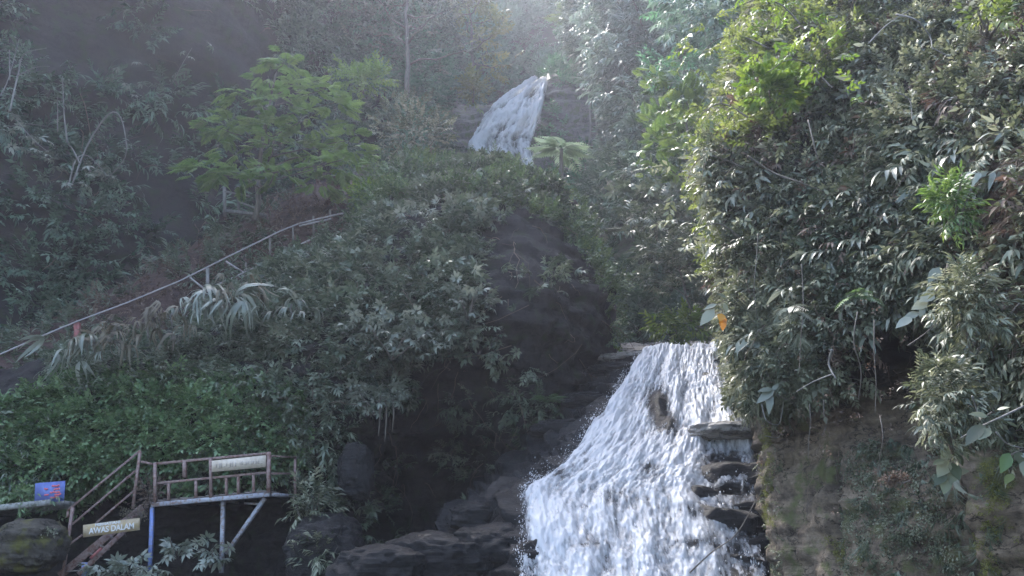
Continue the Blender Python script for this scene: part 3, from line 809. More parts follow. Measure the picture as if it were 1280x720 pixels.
bar('support_leg', PP(279, 627, 20.7), PP(277, 716, 20.7), .09, 'greysteel')
bar('diagonal_brace', PP(331, 623, 20.5), PP(283, 692, 20.75), .085, 'greysteel')
bar('cross_strut', PP(306, 629, 20.9), PP(326, 630.5, 20.7), .045, 'greysteel')

# stair
sb = PP(110, 725, 20.2)
stn = link('staircase', None, None, label='steep rusty steel staircase with pipe handrails climbing to the platform', category='staircase'); stn.location = sb
def sbar(name, a, b, w, mat, h=None, **k): return B().bar(a, b, w, h).build(name, M[mat], sb, stn, **k)
Y0, Y1 = 19.9, 20.7
sbar('handrail', PP(84.5, 638, Y0), PP(175.5, 563, Y1), .045, 'rust')
sbar('handrail_end', PP(85, 639, Y0), PP(85, 647, Y0), .045, 'rust')
sbar('middle_rail', PP(90, 655.5, Y0 + .01), PP(171, 587, Y1 + .01), .04, 'rust')
sbar('lower_rail', PP(120, 654, Y0 + .25), PP(167.5, 613.5, Y1 + .01), .04, 'rust')
sbar('lower_rail', PP(86, 681, Y0), PP(103, 668.5, Y0 + .15), .04, 'rust')
sbar('railing_post', PP(78, 724, Y0 - .02), PP(91, 634, Y0 - .02), .06, 'rust')
sbar('railing_post', PP(166, 636, Y1 - .02), PP(175.3, 564, Y1 - .02), .06, 'rust')
sbar('top_rail', PP(176, 577, Y1), PP(191, 580, YL), .05, 'rust')
S0a, S0b = PP(74, 720, Y0 + .1), PP(178, 634, Y1)
S1a, S1b = PP(92, 718, Y0 + .7), PP(192, 636, Y1 + .7)
S2a, S2b = PP(98, 718, Y0 - .02), PP(168, 652, Y1 - .1)
sbar('stringer', S0a, S0b, .05, 'rust', .16)
sbar('stringer', S2a, S2b, .05, 'rust', .10, label='stringer with flaking red paint')
for k in range(8):
    t0 = (k + .5) / 8; a = S0a + (S0b - S0a) * t0; b = S2a + (S2b - S2a) * t0
    sbar('tread', a + np.array([.02, .05, 0]), b + np.array([-.02, .3, .02]), .2, 'deck', .03)
sbar('red_patch', PP(113, 698, Y0 + .02), PP(127, 685, Y0 + .1), .06, 'redpaint', .06)
sbar('support_leg', PP(107, 703, 20.0), PP(104, 730, 20.0), .12, 'bluesteel')

# signs
def sign(name, label, corners, Y, thick, mat, text_rows, mat_ink, group=None):
    """corners px,py: top-left, top-right, bottom-right, bottom-left"""
    c = [PP(px, py, Y) for px, py in corners]
    x = c[1] - c[0]; wv = np.linalg.norm(x); x = x / wv
    z = c[0] - c[3]; hv = np.linalg.norm(z); z = z - x * (z @ x); z /= np.linalg.norm(z); y = np.cross(z, x)
    o = link(name, None, None, label=label, category='sign', group=group); bs = (c[2] + c[3]) / 2; o.location = bs
    b = B(); back = [p + y * thick for p in c]
    b.add(c + back, q=[[3, 2, 1, 0], [4, 5, 6, 7], [0, 1, 5, 4], [1, 2, 6, 5], [2, 3, 7, 6], [3, 0, 4, 7]])
    b.build('board', M[mat], bs, o)
    R = Matrix((( x[0], z[0], -y[0]), (x[1], z[1], -y[1]), (x[2], z[2], -y[2])))
    for (txt, fx, fy, size, wide) in text_rows:
        cu = bpy.data.curves.new('lettering', 'FONT'); cu.body = txt; cu.size = size * hv; cu.align_x = 'CENTER'; cu.align_y = 'CENTER'; cu.extrude = .004
        cu.offset = .004; cu.materials.append(M[mat_ink])
        t = link('lettering', cu, o)
        bpy.context.view_layer.update()
        k = wide * wv / max(t.dimensions.x, .01)
        pos = c[3] + x * wv * fx + z * hv * fy - y * .008 - bs
        dg = bpy.context.evaluated_depsgraph_get(); me = bpy.data.meshes.new_from_object(t.evaluated_get(dg)); bpy.data.objects.remove(t)
        t = link('lettering', me, o)
        t.matrix_local = Matrix.Translation(Vector(pos)) @ R.to_4x4() @ Matrix.Diagonal((k, 1, 1, 1))
    return o, c, x, y, z, wv, hv, bs
sign('warning_sign', 'brown board with white warning words hung on the stair railing', [(103.7, 656.3), (174, 647.4), (174.3, 662.5), (103.7, 671.7)], 19.75, .03, 'board2',
     [('PERHATIAN!', .44, .86, .30, .45), ('AWAS DALAM', .51, .40, .66, .80)], 'white')
sg, c, x, y, z, wv, hv, bs = sign('notice_board', 'pale beige board with faded unreadable writing on the platform railing', [(264.6, 576), (332, 569), (332, 583.8), (264.6, 590)], 20.2, .03, 'board', [], 'ink')
bk = B()                                                       # worn strokes, no longer words
for k in range(26):
    fx = .08 + .86 * k / 26 + rng.uniform(-.004, .004)
    if k in (5, 12, 13, 19): continue
    h0, h1 = .28 + rng.uniform(-.03, .1), .66 + rng.uniform(-.1, .05)
    p = c[3] + x * wv * fx - y * .004
    if k % 3 == 1: bk.bar(p + z * hv * h0, p + x * .05 + z * hv * h0, .014, .014)
    else: bk.bar(p + z * hv * h0, p + z * hv * h1, .014, .014)
bk.build('lettering', M['ink'], bs, sg, kind='stuff')
# blue banner
bl, c, x, y, z, wv, hv, bs = sign('banner', 'small blue banner with red print at the edge of the ivy', [(44, 604), (81.5, 601), (80, 626), (43, 630)], 19.75, .012, 'blue', [], 'redink')
rd = B()
for (fx, fy, L) in ((.55, .78, .26), (.62, .62, .2), (.5, .5, .34), (.66, .36, .22), (.52, .24, .3), (.3, .68, .12), (.32, .4, .14)):
    for s in range(4):
        p = c[3] + x * wv * (fx + L * s / 4) + z * hv * fy - y * .006
        rd.bar(p, p + x * wv * L / 5 + z * hv * rng.uniform(-.05, .05), .022, .035)
rd.build('lettering', M['redink'], bs, bl, kind='stuff')
# concrete slab at the left edge
cb = B(); cb.bar(PP(-160, 655, 20.3), PP(79, 629.5, 20.3), 1.2, .14)
c0 = PP(20, 640, 20.3); o = cb.build('concrete_slab', M['concrete'], c0, None, label='weathered concrete slab with a pale edge over the mossy boulder', category='slab'); o.location = c0

# long pipe handrail of the footpath
hb = PP(225, 380, 26.4)
hr = link('path_handrail', None, None, label='long pale pipe handrail rising along the footpath over the bluff', category='handrail'); hr.location = hb
YH = lambda px: 23.2 + (px + 0) * .0135
tp = lambda pts, r, name, mat, lab=None: B().tube([PP(px, py, YH(px)) for px, py in pts], r).build(name, M[mat], hb, hr, True, label=lab)
tp([(-40, 459), (0, 443), (50, 421), (97, 401.5), (160, 378), (225, 351), (290, 318.5), (350, 289), (372, 280)], .025, 'top_rail', 'pipe')
tp([(372, 280), (400, 273), (440, 264), (458, 259)], .027, 'top_rail', 'pipe')
tp([(374, 282.5), (408, 275), (414, 273.5)], .03, 'top_rail', 'pipe')
tp([(262, 360), (300, 343), (335, 326.5)], .026, 'lower_rail', 'pipe')
tp([(370, 308), (398, 295)], .03, 'lower_rail', 'pipe')
tp([(237, 346.5), (250, 357), (259, 365)], .03, 'brace', 'pipe'); tp([(282, 326.5), (305, 341)], .03, 'brace', 'pipe')
for (px, y0, y1, w, mt, lab) in ((97, 404, 436, .15, 'redpaint', 'short red painted post'), (260, 335, 376, .09, 'barkpale', None), (308, 328, 350, .06, 'bark', None), (366.5, 282, 312, .05, 'bark', None), (413, 262, 283, .06, 'bark', None), (338, 297, 330, .06, 'bark', None), (392, 270, 300, .06, 'bark', None), (437, 262, 285, .06, 'bark', None)):
    B().bar(PP(px, y1, YH(px) + .07), PP(px - .6, y0, YH(px) + .07), w).build('post', M[mt], hb, hr, label=lab)
# second fence in the shade behind
fb = PP(300, 270, 31.5)
fe = link('wooden_fence', None, None, label='short weathered fence in the shade behind the feathery tree', category='fence'); fe.location = fb
for nm, a, b, w in (('post', (281, 270), (280.5, 234), .11), ('post', (298.5, 268), (298, 233), .09), ('rail', (281, 239), (312, 246), .06), ('rail', (298, 251.5), (324, 263), .06), ('board', (282, 264), (332, 269), .12)):
    B().bar(PP(*a, 31.4 if nm == 'post' else 31.25), PP(*b, 31.4 if nm == 'post' else 31.25), w).build(nm, M['barkpale'], fb, fe)
ub = PP(470, 206, 30.6)
uo = B().tube([PP(452, 209, 30.6), PP(468, 204, 30.6), PP(486, 198, 30.8)], .05).build('guard_rail', M['pipe'], ub, None, True, label='short pipe rail showing between shrubs at the top of the path', category='railing'); uo.location = ub
# ================================================================== VEGETATION
nz = lambda c, s=.5, o=0: vnoise(c * s + o)
# ---- bluff
LEAFY = [(300, 400), (340, 330), (400, 270), (450, 240), (520, 190), (640, 190), (700, 245), (700, 290), (640, 240), (595, 285), (598, 350), (605, 400), (560, 440), (505, 490), (450, 505), (405, 480), (330, 510), (290, 470)]
CAVE = [(430, 545), (520, 530), (620, 480), (700, 470), (690, 560), (640, 620), (600, 720), (430, 720), (415, 600)]
DARKR = [(592, 290), (640, 250), (700, 300), (760, 400), (770, 480), (690, 480), (610, 470), (596, 400)]
def d_bluff(px, py, c, n):
    w = np.where(inpoly(px, py, LEAFY), 1., .0) * (nz(c, .8) > .42)
    w = np.where(inpoly(px, py, DARKR), .05 * (nz(c, .7, 3) > .5) + 1. * (py < 256) * (px < 690), w)
    w = np.where(inpoly(px, py, CAVE), .035, w)
    return w
stuff('bluff_foliage', 'grey green drooping leaves clothing the bluff', 'leaf_dull', [
    scatter('bluff', 520, d_bluff, (.2, .6), 45, 'whorl', .40, updir=.35, tintvar=1.),
    scatter('bluff', 420, d_bluff, (.2, .55), 50, 'ovate', .42, updir=.1, droop=.1, tintvar=1.)])
def d_rim(px, py, c, n):
    ty = np.interp(px, TX, TY)
    return ((py < ty + 8 + 16 * nz(c, .9)) & (px > 455) & (px < 765)) * np.where(px > 690, .35, 1.)
stuff('rim_foliage', 'small leaves along the top edge of the bluff', 'leaf_rim', [
    scatter('bluff', 260, d_rim, (.25, .6), 60, 'ovate', .36, updir=.7), scatter('bluff', 120, d_rim, (.2, .45), 60, 'small', .4, updir=.8)])
def d_ivy(px, py, c, n):
    top = np.interp(px, [-400, 0, 60, 215, 330, 380], [560, 505, 480, 468, 480, 500]); bot = np.interp(px, [-400, 0, 90, 180, 340, 375, 385], [660, 630, 625, 590, 600, 565, 540])
    return ((py > top) & (py < bot) & (px < 385)) * 1.0
stuff('ivy_carpet', 'dense green ivy carpet on the slope above the platform', 'leaf_ivy', [
    scatter('bluff', 900, d_ivy, (.22, .42), 75, 'ivy', .36, flat=.35, updir=.3, tintvar=.8)])
def d_under(px, py, c, n):
    a = inpoly(px, py, [(340, 470), (420, 480), (430, 560), (425, 640), (380, 620), (360, 570)]) * .9
    b = inpoly(px, py, [(60, 400), (220, 400), (330, 340), (340, 480), (210, 480), (60, 490)]) * .8
    return a + b + (inpoly(px, py, [(560, 500), (720, 480), (720, 560), (640, 600), (570, 590)])) * .16
stuff('slope_undergrowth', 'dull mixed undergrowth between the ivy and the bluff', 'leaf_dull', [
    scatter('bluff', 240, d_under, (.2, .45), 60, 'lance', .36, updir=.3), scatter('bluff', 130, d_under, (.2, .4), 60, 'small', .34)])
stuff('slope_weeds', 'dull taller weeds poking through the ivy', 'leaf_dull', [
    scatter('bluff', 120, lambda px, py, c, n: d_ivy(px, py, c, n) * (nz(c, .9, 21) > .5), (.15, .4), 50, 'lance', .34, updir=.4, tintvar=.9)])
# ---- bank, left cliff
stuff('bank_undergrowth', 'thin dry undergrowth on the brown bank', 'leaf_brown', [
    scatter('path_bank', 420, lambda px, py, c, n: (nz(c, .6) > .4) * 1., (.15, .5), 30, 'small', .4)])
stuff('bank_weeds', 'dim weeds along the footpath', 'leaf_dull', [
    scatter('path_bank', 300, lambda px, py, c, n: (nz(c, .5, 4) > .42) * 1., (.2, .5), 30, 'lance', .5)])
def d_left(px, py, c, n):
    right = np.clip((px - 330) / 160, 0, 1)
    return .45 * (nz(c, .22, 5) > .45) * (px > -250) + right * 1.3 * (py < 230) + .25 * (py < 40)
stuff('cliff_foliage', 'dim foliage of the shaded left cliff', 'leaf_ridge', [
    scatter('left_cliff', 620, d_left, (.5, 1.4), 14, 'ovate', .75, updir=.4), scatter('left_cliff', 330, d_left, (.5, 1.2), 14, 'lance', .8, droop=.3)])
stuff('cliff_foliage_green', 'greener foliage where the left cliff meets the valley', 'leaf_far', [
    scatter('left_cliff', 330, lambda px, py, c, n: np.clip((px - 400) / 120, 0, 1) * (px < 552) * (nz(c, .2, 8) > .4), (.7, 1.6), 12, 'ovate', .85, updir=.5)])
# ---- back hillside, upper cliff
stuff('hillside_forest', 'hazy forest covering the far hillside', 'leaf_far', [
    scatter('back_hillside', 620, lambda px, py, c, n: ((px > 380) & (px < 1000)) * 1., (1.2, 2.8), 7, 'ovate', 1.5, updir=.6)])
def d_up(px, py, c, n):
    w = ((px < 530) | (px > 692)) * 1.0
    w = w * np.where((px > 690) & (px < 800) & (py > 100) & (py < 215), .12, 1)
    return w + .25 * ((px > 684) & (px < 700) & (py > 130))
stuff('upper_undergrowth', 'undergrowth around the upper waterfall', 'leaf_far', [
    scatter('upper_cliff', 240, d_up, (.5, 1.2), 14, 'ovate', .9, updir=.5), scatter('upper_cliff', 130, d_up, (.4, 1.), 14, 'hang', .9, droop=.5)])
# ---- right ridge
def d_ridge(px, py, c, n):
    hollow = np.exp(-((px - 845) / 34) ** 2 - ((py - 350) / 32) ** 2)
    return np.clip(1 - 1.6 * hollow, .03, 1) * ((px < 1010)) * (nz(c, .3, 4) > .3)
stuff('ridge_foliage', 'blue green bushes on the ridge right of the upper fall', 'leaf_ridge', [
    scatter('right_ridge', 520, d_ridge, (.5, 1.2), 20, 'lance', .7, updir=.3), scatter('right_ridge', 280, d_ridge, (.5, 1.1), 18, 'whorl', .75, updir=.4)])
stuff('ridge_pale_foliage', 'pale small leaved foliage high on the ridge', 'leaf_silver', [
    scatter('right_ridge', 420, lambda px, py, c, n: (py < 210) * (px < 1010) * (nz(c, .25, 9) > .45) * 1., (.5, 1.3), 18, 'hang', .7, droop=.3)])
# ---- right cliff
def d_rc(px, py, c, n):
    low = np.interp(px, [860, 900, 950, 1000, 1060, 1100, 1170, 1200, 1290, 1800], [500, 508, 505, 495, 480, 420, 430, 560, 590, 640])
    hole = inpoly(px, py, [(1085, 400), (1165, 390), (1175, 520), (1090, 520)])
    return (py < low) * (px < 1340) * (py > -120) * np.where(hole, .05, 1.)
sun_side = lambda px, py: np.clip((1010 - px + (200 - py) * .55) / 130, 0, 1)  # sunward side, where yellower leaves put the sunlight into the leaf colour
stuff('cliff_leaves', 'mid green leaves over the near right cliff', 'leaf_right', [
    scatter('right_cliff', 2000, lambda px, py, c, n: d_rc(px, py, c, n) * (.1 + (nz(c, 1.1, 2) > .45)), (.14, .36), 90, 'ovate', .33, updir=.1, droop=.2, tintvar=.9),
    scatter('right_cliff', 700, lambda px, py, c, n: d_rc(px, py, c, n) * (nz(c, .8, 12) > .5), (.14, .34), 80, 'hang', .36, updir=0, droop=.4, tintvar=.9),
    scatter('right_cliff', 900, lambda px, py, c, n: d_rc(px, py, c, n), (.14, .3), 120, 'small', .26)])
stuff('cliff_large_leaves', 'larger pale leaves scattered over the near right cliff', 'leaf_pale', [
    scatter('right_cliff', 150, lambda px, py, c, n: d_rc(px, py, c, n) * (nz(c, .7, 31) > .5), (.15, .4), 26, 'hang', .55, updir=.1, droop=.3),
    scatter('right_cliff', 90, lambda px, py, c, n: d_rc(px, py, c, n) * (nz(c, .7, 37) > .5), (.15, .3), 26, 'whorl', .42, droop=.3)])
stuff('cliff_dead_leaves', 'dead brown leaves caught among the leaves of the right cliff', 'leaf_brown', [
    scatter('right_cliff', 260, lambda px, py, c, n: d_rc(px, py, c, n) * (nz(c, .9, 41) > .5), (.12, .35), 50, 'hang', .34, droop=.5)])
def strands(surf, n, dens, L, r, out):
    p, nn = sample(surf, n, dens); b = []
    tt = np.linspace(0, 1, 7)[:, None]
    V, Fc, A = [], [], []; o = 0
    for k in range(n):
        l = L * rng.uniform(.4, 1.2); d = np.array([rng.normal() * .5, -.1, -1 + rng.random() * .9]); d -= nn[k] * (d @ nn[k]) * .7
        q = p[k] + nn[k] * out * rng.uniform(.5, 1.2) + d * l * tt + rng.normal(size=(7, 3)).cumsum(0) * .03 * l + nn[k] * (.25 * l * np.sin(tt * 3.1) * rng.random())
        bb = B(); bb.tube(q, np.linspace(r, r * .4, 7), 3); V.append(bb.v[0]); f = np.concatenate([np.array(bb.q[0])[:, [0, 1, 2]], np.array(bb.q[0])[:, [0, 2, 3]]]) ; Fc.append(f + o); o += len(bb.v[0]); A.append(np.full(len(bb.v[0]), rng.random()))
    return np.concatenate(V), np.concatenate(Fc), np.concatenate(A)
stuff('cliff_vines', 'tangle of thin brown vines and twigs over the right cliff', 'leaf_brown', [strands('right_cliff', 260, lambda px, py, c, n: d_rc(px, py, c, n), 1.1, .009, .28), strands('right_cliff', 120, lambda px, py, c, n: ((px > 960) & (px < 1250) & (py > 430) & (py < 600)) * 1., .7, .007, .08)])
stuff('bluff_vines', 'thin hanging vines and stems over the bluff and its cave', 'leaf_brown', [strands('bluff', 120, lambda px, py, c, n: ((px > 320) & (px < 760) & (py > 250) & (py < 620)) * 1., 1.6, .013, .3)])
stuff('left_cliff_vines', 'thin pale stems hanging on the dark left cliff', 'leaf_brown', [strands('left_cliff', 110, lambda px, py, c, n: ((px > -60) & (px < 600) & (py > -40)) * 1., 2.6, .02, .7)])
stuff('cliff_bright_leaves', 'yellow green leaves, coloured as if sunlit, on the outer edge of the near right cliff', 'leaf_yellow', [
    scatter('right_cliff', 560, lambda px, py, c, n: d_rc(px, py, c, n) * sun_side(px, py) * (nz(c, .9, 6) > .4), (.16, .5), 60, 'ovate', .34, updir=.45, tintvar=.9)])
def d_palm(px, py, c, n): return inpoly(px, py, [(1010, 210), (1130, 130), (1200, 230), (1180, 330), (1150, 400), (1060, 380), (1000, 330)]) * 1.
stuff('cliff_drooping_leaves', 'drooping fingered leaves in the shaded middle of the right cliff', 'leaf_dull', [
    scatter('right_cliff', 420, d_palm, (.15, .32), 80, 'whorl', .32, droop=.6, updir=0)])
def d_gr(px, py, c, n): return inpoly(px, py, [(880, 400), (960, 360), (1010, 430), (1000, 500), (900, 520)]) * 1.
stuff('hanging_grass', 'dry hanging grass curtain beside the lip of the fall', 'leaf_right', [
    scatter('right_cliff', 260, d_gr, (.12, .3), 330, 'curtain', .42, droop=.9, updir=0, tint0=.75), scatter('right_cliff', 260, d_gr, (.1, .25), 150, 'tiny', .22)])
stuff('dry_twigs_foliage', 'brownish dry foliage at the far right edge', 'leaf_brown', [
    scatter('right_cliff', 800, lambda px, py, c, n: ((px > 1205) & (px < 1330) & (py < 430) & (py > -60)) * (.3 + (px > 1235)) * 1. , (.12, .3), 130, 'curtain', .26, droop=.1), scatter('right_cliff', 120, lambda px, py, c, n: ((px > 1000) & (px < 1200) & (py < 220)) * 1., (.12, .3), 80, 'tiny', .26)])
def d_lv(px, py, c, n): return inpoly(px, py, [(1050, 560), (1100, 560), (1180, 600), (1200, 720), (1060, 720)]) * (nz(c, 1.6, 1) > .4)
stuff('wall_creeper', 'small hanging creeper on the lower right rock face', 'leaf_right', [
    scatter('right_cliff', 200, d_lv, (.06, .17), 260, 'tiny', .17, droop=.8, updir=0, flat=.3, tintvar=.9),
    scatter('right_cliff', 60, lambda px, py, c, n: inpoly(px, py, [(950, 560), (975, 560), (985, 740), (962, 740)]) * 1., (.08, .2), 260, 'small', .18, droop=.3)])
stuff('wall_trailers', 'thin trailing stems down the lower right rock face', 'leaf_dull', [
    scatter('right_cliff', 130, lambda px, py, c, n: ((px > 1060) & (px < 1260) & (py > 560)) * (nz(c, 2.1, 8) > .45), (.06, .16), 260, 'curtain', .3, droop=1.2, updir=0, flat=.3, tintvar=.9)])
def d_ms(px, py, c, n): return (np.exp(-((px - 1238) / 14) ** 2) * (py > 580) + .9 * np.exp(-((px - 962) / 7) ** 2) * (py > 530) * (py < 660) + np.exp(-((px - 1055) / 14) ** 2 - ((py - 690) / 16) ** 2))
stuff('moss', 'yellow green moss cushions on the right rock', 'moss', [scatter('right_cliff', 330, d_ms, (.05, .12), 1000, 'tiny', .08, flat=.5)])

# ---- single plants
def branchy(base, top, n_br, reach, r0=.06, seed=0, bend=.12):
    """trunk polyline and branch polylines"""
    tr = wiggle(base, top, 9, bend * np.linalg.norm(np.array(top) - base) / 9)
    L = np.linalg.norm(np.array(top) - base); br = []
    for k in range(n_br):
        t = .3 + .7 * k / max(n_br - 1, 1); s = tr[int(t * 8)]
        a = k * 2.4 + rng.random(); d = np.array([math.cos(a), math.sin(a) * .8, rng.uniform(.15, .7)])
        br.append(wiggle(s, s + d * reach * rng.uniform(.6, 1.1) * (1.1 - .4 * t), 6, .05 * reach))
    return tr, br, L

def tree(name, label, cat, base, top, n_br, reach, kind, scale, mat, per=9, r0=.06, bark='bark', group=None, droop=0., updir=.3, around=.35, frond_dirs=False):
    base = np.array(base, float); o = link(name, None, None, label=label, category=cat, group=group); o.location = base
    tr, br, L = branchy(base, top, n_br, reach)
    b = B(); b.tube(tr, np.linspace(r0, r0 * .4, len(tr)), 7); b.build('trunk', M[bark], base, o, True)
    pts, dirs = [], []
    for q in br:
        B().tube(q, np.linspace(r0 * .45, r0 * .12, len(q)), 5).build('branch', M[bark], base, o, True)
        d = q[-1] - q[0]; d /= np.linalg.norm(d)
        for k in range(per):
            t = rng.uniform(.3, 1.); p = q[0] + (q[-1] - q[0]) * t + rng.normal(size=3) * reach * around * .35
            pts.append(p); dirs.append(d * .8 + rng.normal(size=3) * .55 + np.array([0, 0, updir - droop]))
    pts = np.array(pts); dirs = np.array(dirs); n = len(pts)
    leaf_obj('crown', sprigs(pts, dirs, scale * rng.uniform(.7, 1.2, n), kind, upjit=.2 if frond_dirs else .4), mat, base, o)
    return o

# feathery tree left of centre: tiers of flat feathery boughs
tb = PP(318, 275, 29.6); o = link('feathery_tree', None, None, label='bright green tree with flat feathery layered boughs before the dark cliff', category='tree'); o.location = tb
B().tube(wiggle(tb, PP(345, 90, 29.8), 10, .06), np.linspace(.11, .03, 10), 7).build('trunk', M['bark'], tb, o, True)
pts, dirs, sc = [], [], []
tiers = [(355, 78, 30), (335, 95, 26), (375, 100, 36), (300, 118, 28), (345, 125, 40), (405, 112, 36), (420, 128, 30), (290, 148, 36), (335, 155, 40), (385, 150, 44), (275, 160, 30), (440, 175, 36), (345, 180, 50), (300, 195, 46), (395, 190, 50), (255, 212, 34), (290, 215, 36), (345, 215, 44), (420, 205, 44), (445, 195, 30), (400, 225, 40)]
for k, (px, py, w) in enumerate(tiers):
    Yt = 29.6 + rng.uniform(-1.1, 1.0); c = PP(px, py, Yt)
    B().tube(wiggle(PP(330 + (345 - 330) * (1 - py / 270), min(py + 22, 262), 29.7), c, 6, .03), np.linspace(.035, .01, 6), 5).build('bough', M['bark'], tb, o, True)
    m = int(w * .62)
    for q in range(m):
        a = rng.uniform(0, 2 * math.pi); rr = math.sqrt(rng.random()) * w * Yt / F * .75
        pts.append(c + np.array([math.cos(a) * rr, math.sin(a) * rr, rng.normal() * .12 - .12 * rr])); dirs.append([math.cos(a) + .2 * (px - 345) / 60, math.sin(a) - .3, -.12 + rng.normal() * .3]); sc.append(rng.uniform(.45, .85))
leaf_obj('crown', sprigs(np.array(pts), np.array(dirs), np.array(sc), 'feather', upjit=.18), 'leaf_feather', tb, o)

def fern(name, label, cat, px, py, Y, n, L, mat, stem=0., group=None, kind='frond', az=None, el=(.1, .6)):
    c = PP(px, py, Y); base = c - np.array([0, 0, max(stem, .02)])
    o = link(name, None, None, label=label, category=cat, group=group); o.location = base
    if stem: B().tube(wiggle(base, c, 6, .03), np.linspace(.09, .07, 6), 7).build('trunk', M['bark'], base, o, True)
    for k in range(n):
        a = (2 * math.pi * k / n + rng.uniform(-.2, .2)) if az is None else rng.uniform(*az)
        d = np.array([[math.cos(a), math.sin(a), rng.uniform(*el)]])
        leaf_obj('frond', sprigs(c[None] + d * .03, d, np.array([L * rng.uniform(.8, 1.1)]), kind, upjit=.12), mat, base, o)
    return o
fern('tree_fern', 'pale tree fern with broad arching fronds right of the upper fall', 'tree fern', 702, 186, 33, 11, 1.5, 'leaf_fern', 2.0, el=(-.05, .35))
fern('fern', 'green fern tuft growing on the dark ledge left of the fall', 'fern', 685, 500, 23.1, 11, .5, 'leaf_ivy', .0)
fern('fern', 'second green fern just below the tuft on the dark ledge', 'fern', 687, 535, 22.9, 10, .5, 'leaf_ivy', .0)
fern('fern', 'grey fern hanging under the leaves of the right cliff', 'fern', 985, 385, 12.6, 6, .5, 'leaf_pale', 0, az=(3.6, 5.8), el=(-.7, .1))
fern('fern', 'green fern against the dark hollow of the right cliff', 'fern', 1070, 368, 11.6, 6, .42, 'leaf_ivy', 0, az=(3.4, 6.0), el=(-.4, .3))
fern('tree_fern', 'misty tree fern at the top above the upper fall', 'tree fern', 712, 24, 66, 9, 2.4, 'leaf_mid', 3.0)
fern('tree_fern', 'low blue green tree fern right below the upper fall', 'tree fern', 752, 292, 37.5, 9, 1.3, 'leaf_dull', 1.0)

# wilted drooping plants along the slope top
GW = 'wilted drooping plants along the top of the ivy slope'
for k, (px, py, L, lab) in enumerate([(88, 430, .9, 'wilted grey plant at the low end, left of the red post'), (118, 422, .8, 'wilted straw coloured plant right of the red post'), (150, 415, .8, 'limp grey straps in the middle of the ivy edge'), (185, 405, .75, 'tangled dry straps above the greenest ivy'),
                                       (215, 392, .85, 'dry strappy plant where the slope steepens'), (250, 378, .9, 'limp broad straps below the crossing pipe brace'), (287, 372, 1.3, 'large limp grey plant, broadest of the wilted row'), (300, 360, .8, 'wilted plant at the upper end under the lower rail'), (365, 380, .7, 'pale strappy plant on the bluff flank')]):
    c = PP(px, py, float(np.interp(px, [60, 215, 300, 380], [21.3, 21.6, 22.0, 21.7])))
    o = link('wilted_plant', None, None, label=lab, category='plant', group=GW); o.location = c - np.array([0, 0, .3])
    n = 11; d = rng.normal(size=(n, 3)) * np.array([1, .7, .55]); d[:, 1] -= .6
    leaf_obj('leaves', sprigs(c + rng.normal(size=(n, 3)) * np.array([.38, .2, .16]), d, L * rng.uniform(.7, 1.1, n), 'strap'), 'leaf_pale' if k in (5, 6, 8, 0) else 'leaf_dry', c - np.array([0, 0, .3]), o)
    B().tube(wiggle(c - np.array([0, -.1, .35]), c, 5, .02), .025, 5).build('stem', M['barkpale'], c - np.array([0, 0, .3]), o, True)

# shrubs one can tell apart
def shrub(label, px, py, Y, w, h, kind, scale, mat, n=40, group=None, droop=0., name='shrub', cat='shrub', updir=.4):
    k = Y / F; c = PP(px, py, Y); base = c - np.array([0, -.15, h * k / 2])
    o = link(name, None, None, label=label, category=cat, group=group); o.location = base
    for s in range(4):
        e = c + rng.normal(size=3) * np.array([w * k * .22, .1, h * k * .22]); B().tube(wiggle(base, e, 5, .02), np.linspace(.025, .008, 5), 5).build('stem', M['bark'], base, o, True)
    d = rng.normal(size=(n, 3)); d /= np.linalg.norm(d, axis=1, keepdims=True); r = rng.random(n) ** .5
    p = c + d * r[:, None] * np.array([w * k / 2, min(w, h) * k / 2.4, h * k / 2])
    dd = d + np.array([0, -.35, updir - droop]) + rng.normal(size=(n, 3)) * .3
    leaf_obj('foliage', sprigs(p - dd * scale * .35, dd, scale * rng.uniform(.7, 1.2, n), kind), mat, base, o)
    return o
shrub('small leaved olive green shrub on top of the bluff below the upper fall', 515, 160, 29, 120, 120, 'ovate', .36, 'leaf_right', 330)
shrub('rounded green bush left of the olive shrub on the bluff', 470, 245, 27.5, 70, 50, 'ovate', .4, 'leaf_bright', 90)
shrub('green shrub on the cliff right of the feathery tree', 455, 95, 33, 90, 50, 'small', .7, 'leaf_feather', 110)
shrub('yellow flowering bush above the left edge of the upper fall', 592, 108, 55, 40, 50, 'ovate', .9, 'leaf_yellow', 70)
shrub('whitish leaved shrub hanging lowest on the bluff face', 470, 495, 21.7, 100, 50, 'whorl', .36, 'leaf_pale', 45, droop=.3)
shrub('pale shrub jutting from the middle of the bluff face', 490, 415, 21.7, 170, 70, 'whorl', .38, 'leaf_pale', 90)
shrub('pale twiggy shrub at the right side of the leafy bluff face', 585, 370, 21.8, 80, 60, 'whorl', .36, 'leaf_pale', 40)
shrub('pale shrub high on the bluff below its rim', 560, 270, 24.2, 130, 60, 'whorl', .38, 'leaf_pale', 80)
shrub('lone pale shrub in the dark right part of the bluff', 690, 345, 23, 60, 50, 'whorl', .32, 'leaf_dull', 26)
shrub('pale leaved plant under the left half of the platform', 218, 686, 20.2, 44, 24, 'whorl', .36, 'leaf_pale', 14)
shrub('pale leaved plant beside the middle platform leg', 262, 690, 20.0, 44, 34, 'whorl', .36, 'leaf_pale', 16)
shrub('low plants at the foot of the platform, left of the blue leg', 160, 712, 19.6, 110, 26, 'whorl', .36, 'leaf_pale', 40)
shrub('bush of light green leaves right of the platform end', 388, 628, 20.6, 60, 90, 'lance', .36, 'leaf_right', 90)
shrub('pale shrub low at the right, under the platform end', 405, 690, 19.8, 70, 60, 'lance', .36, 'leaf_right', 50)
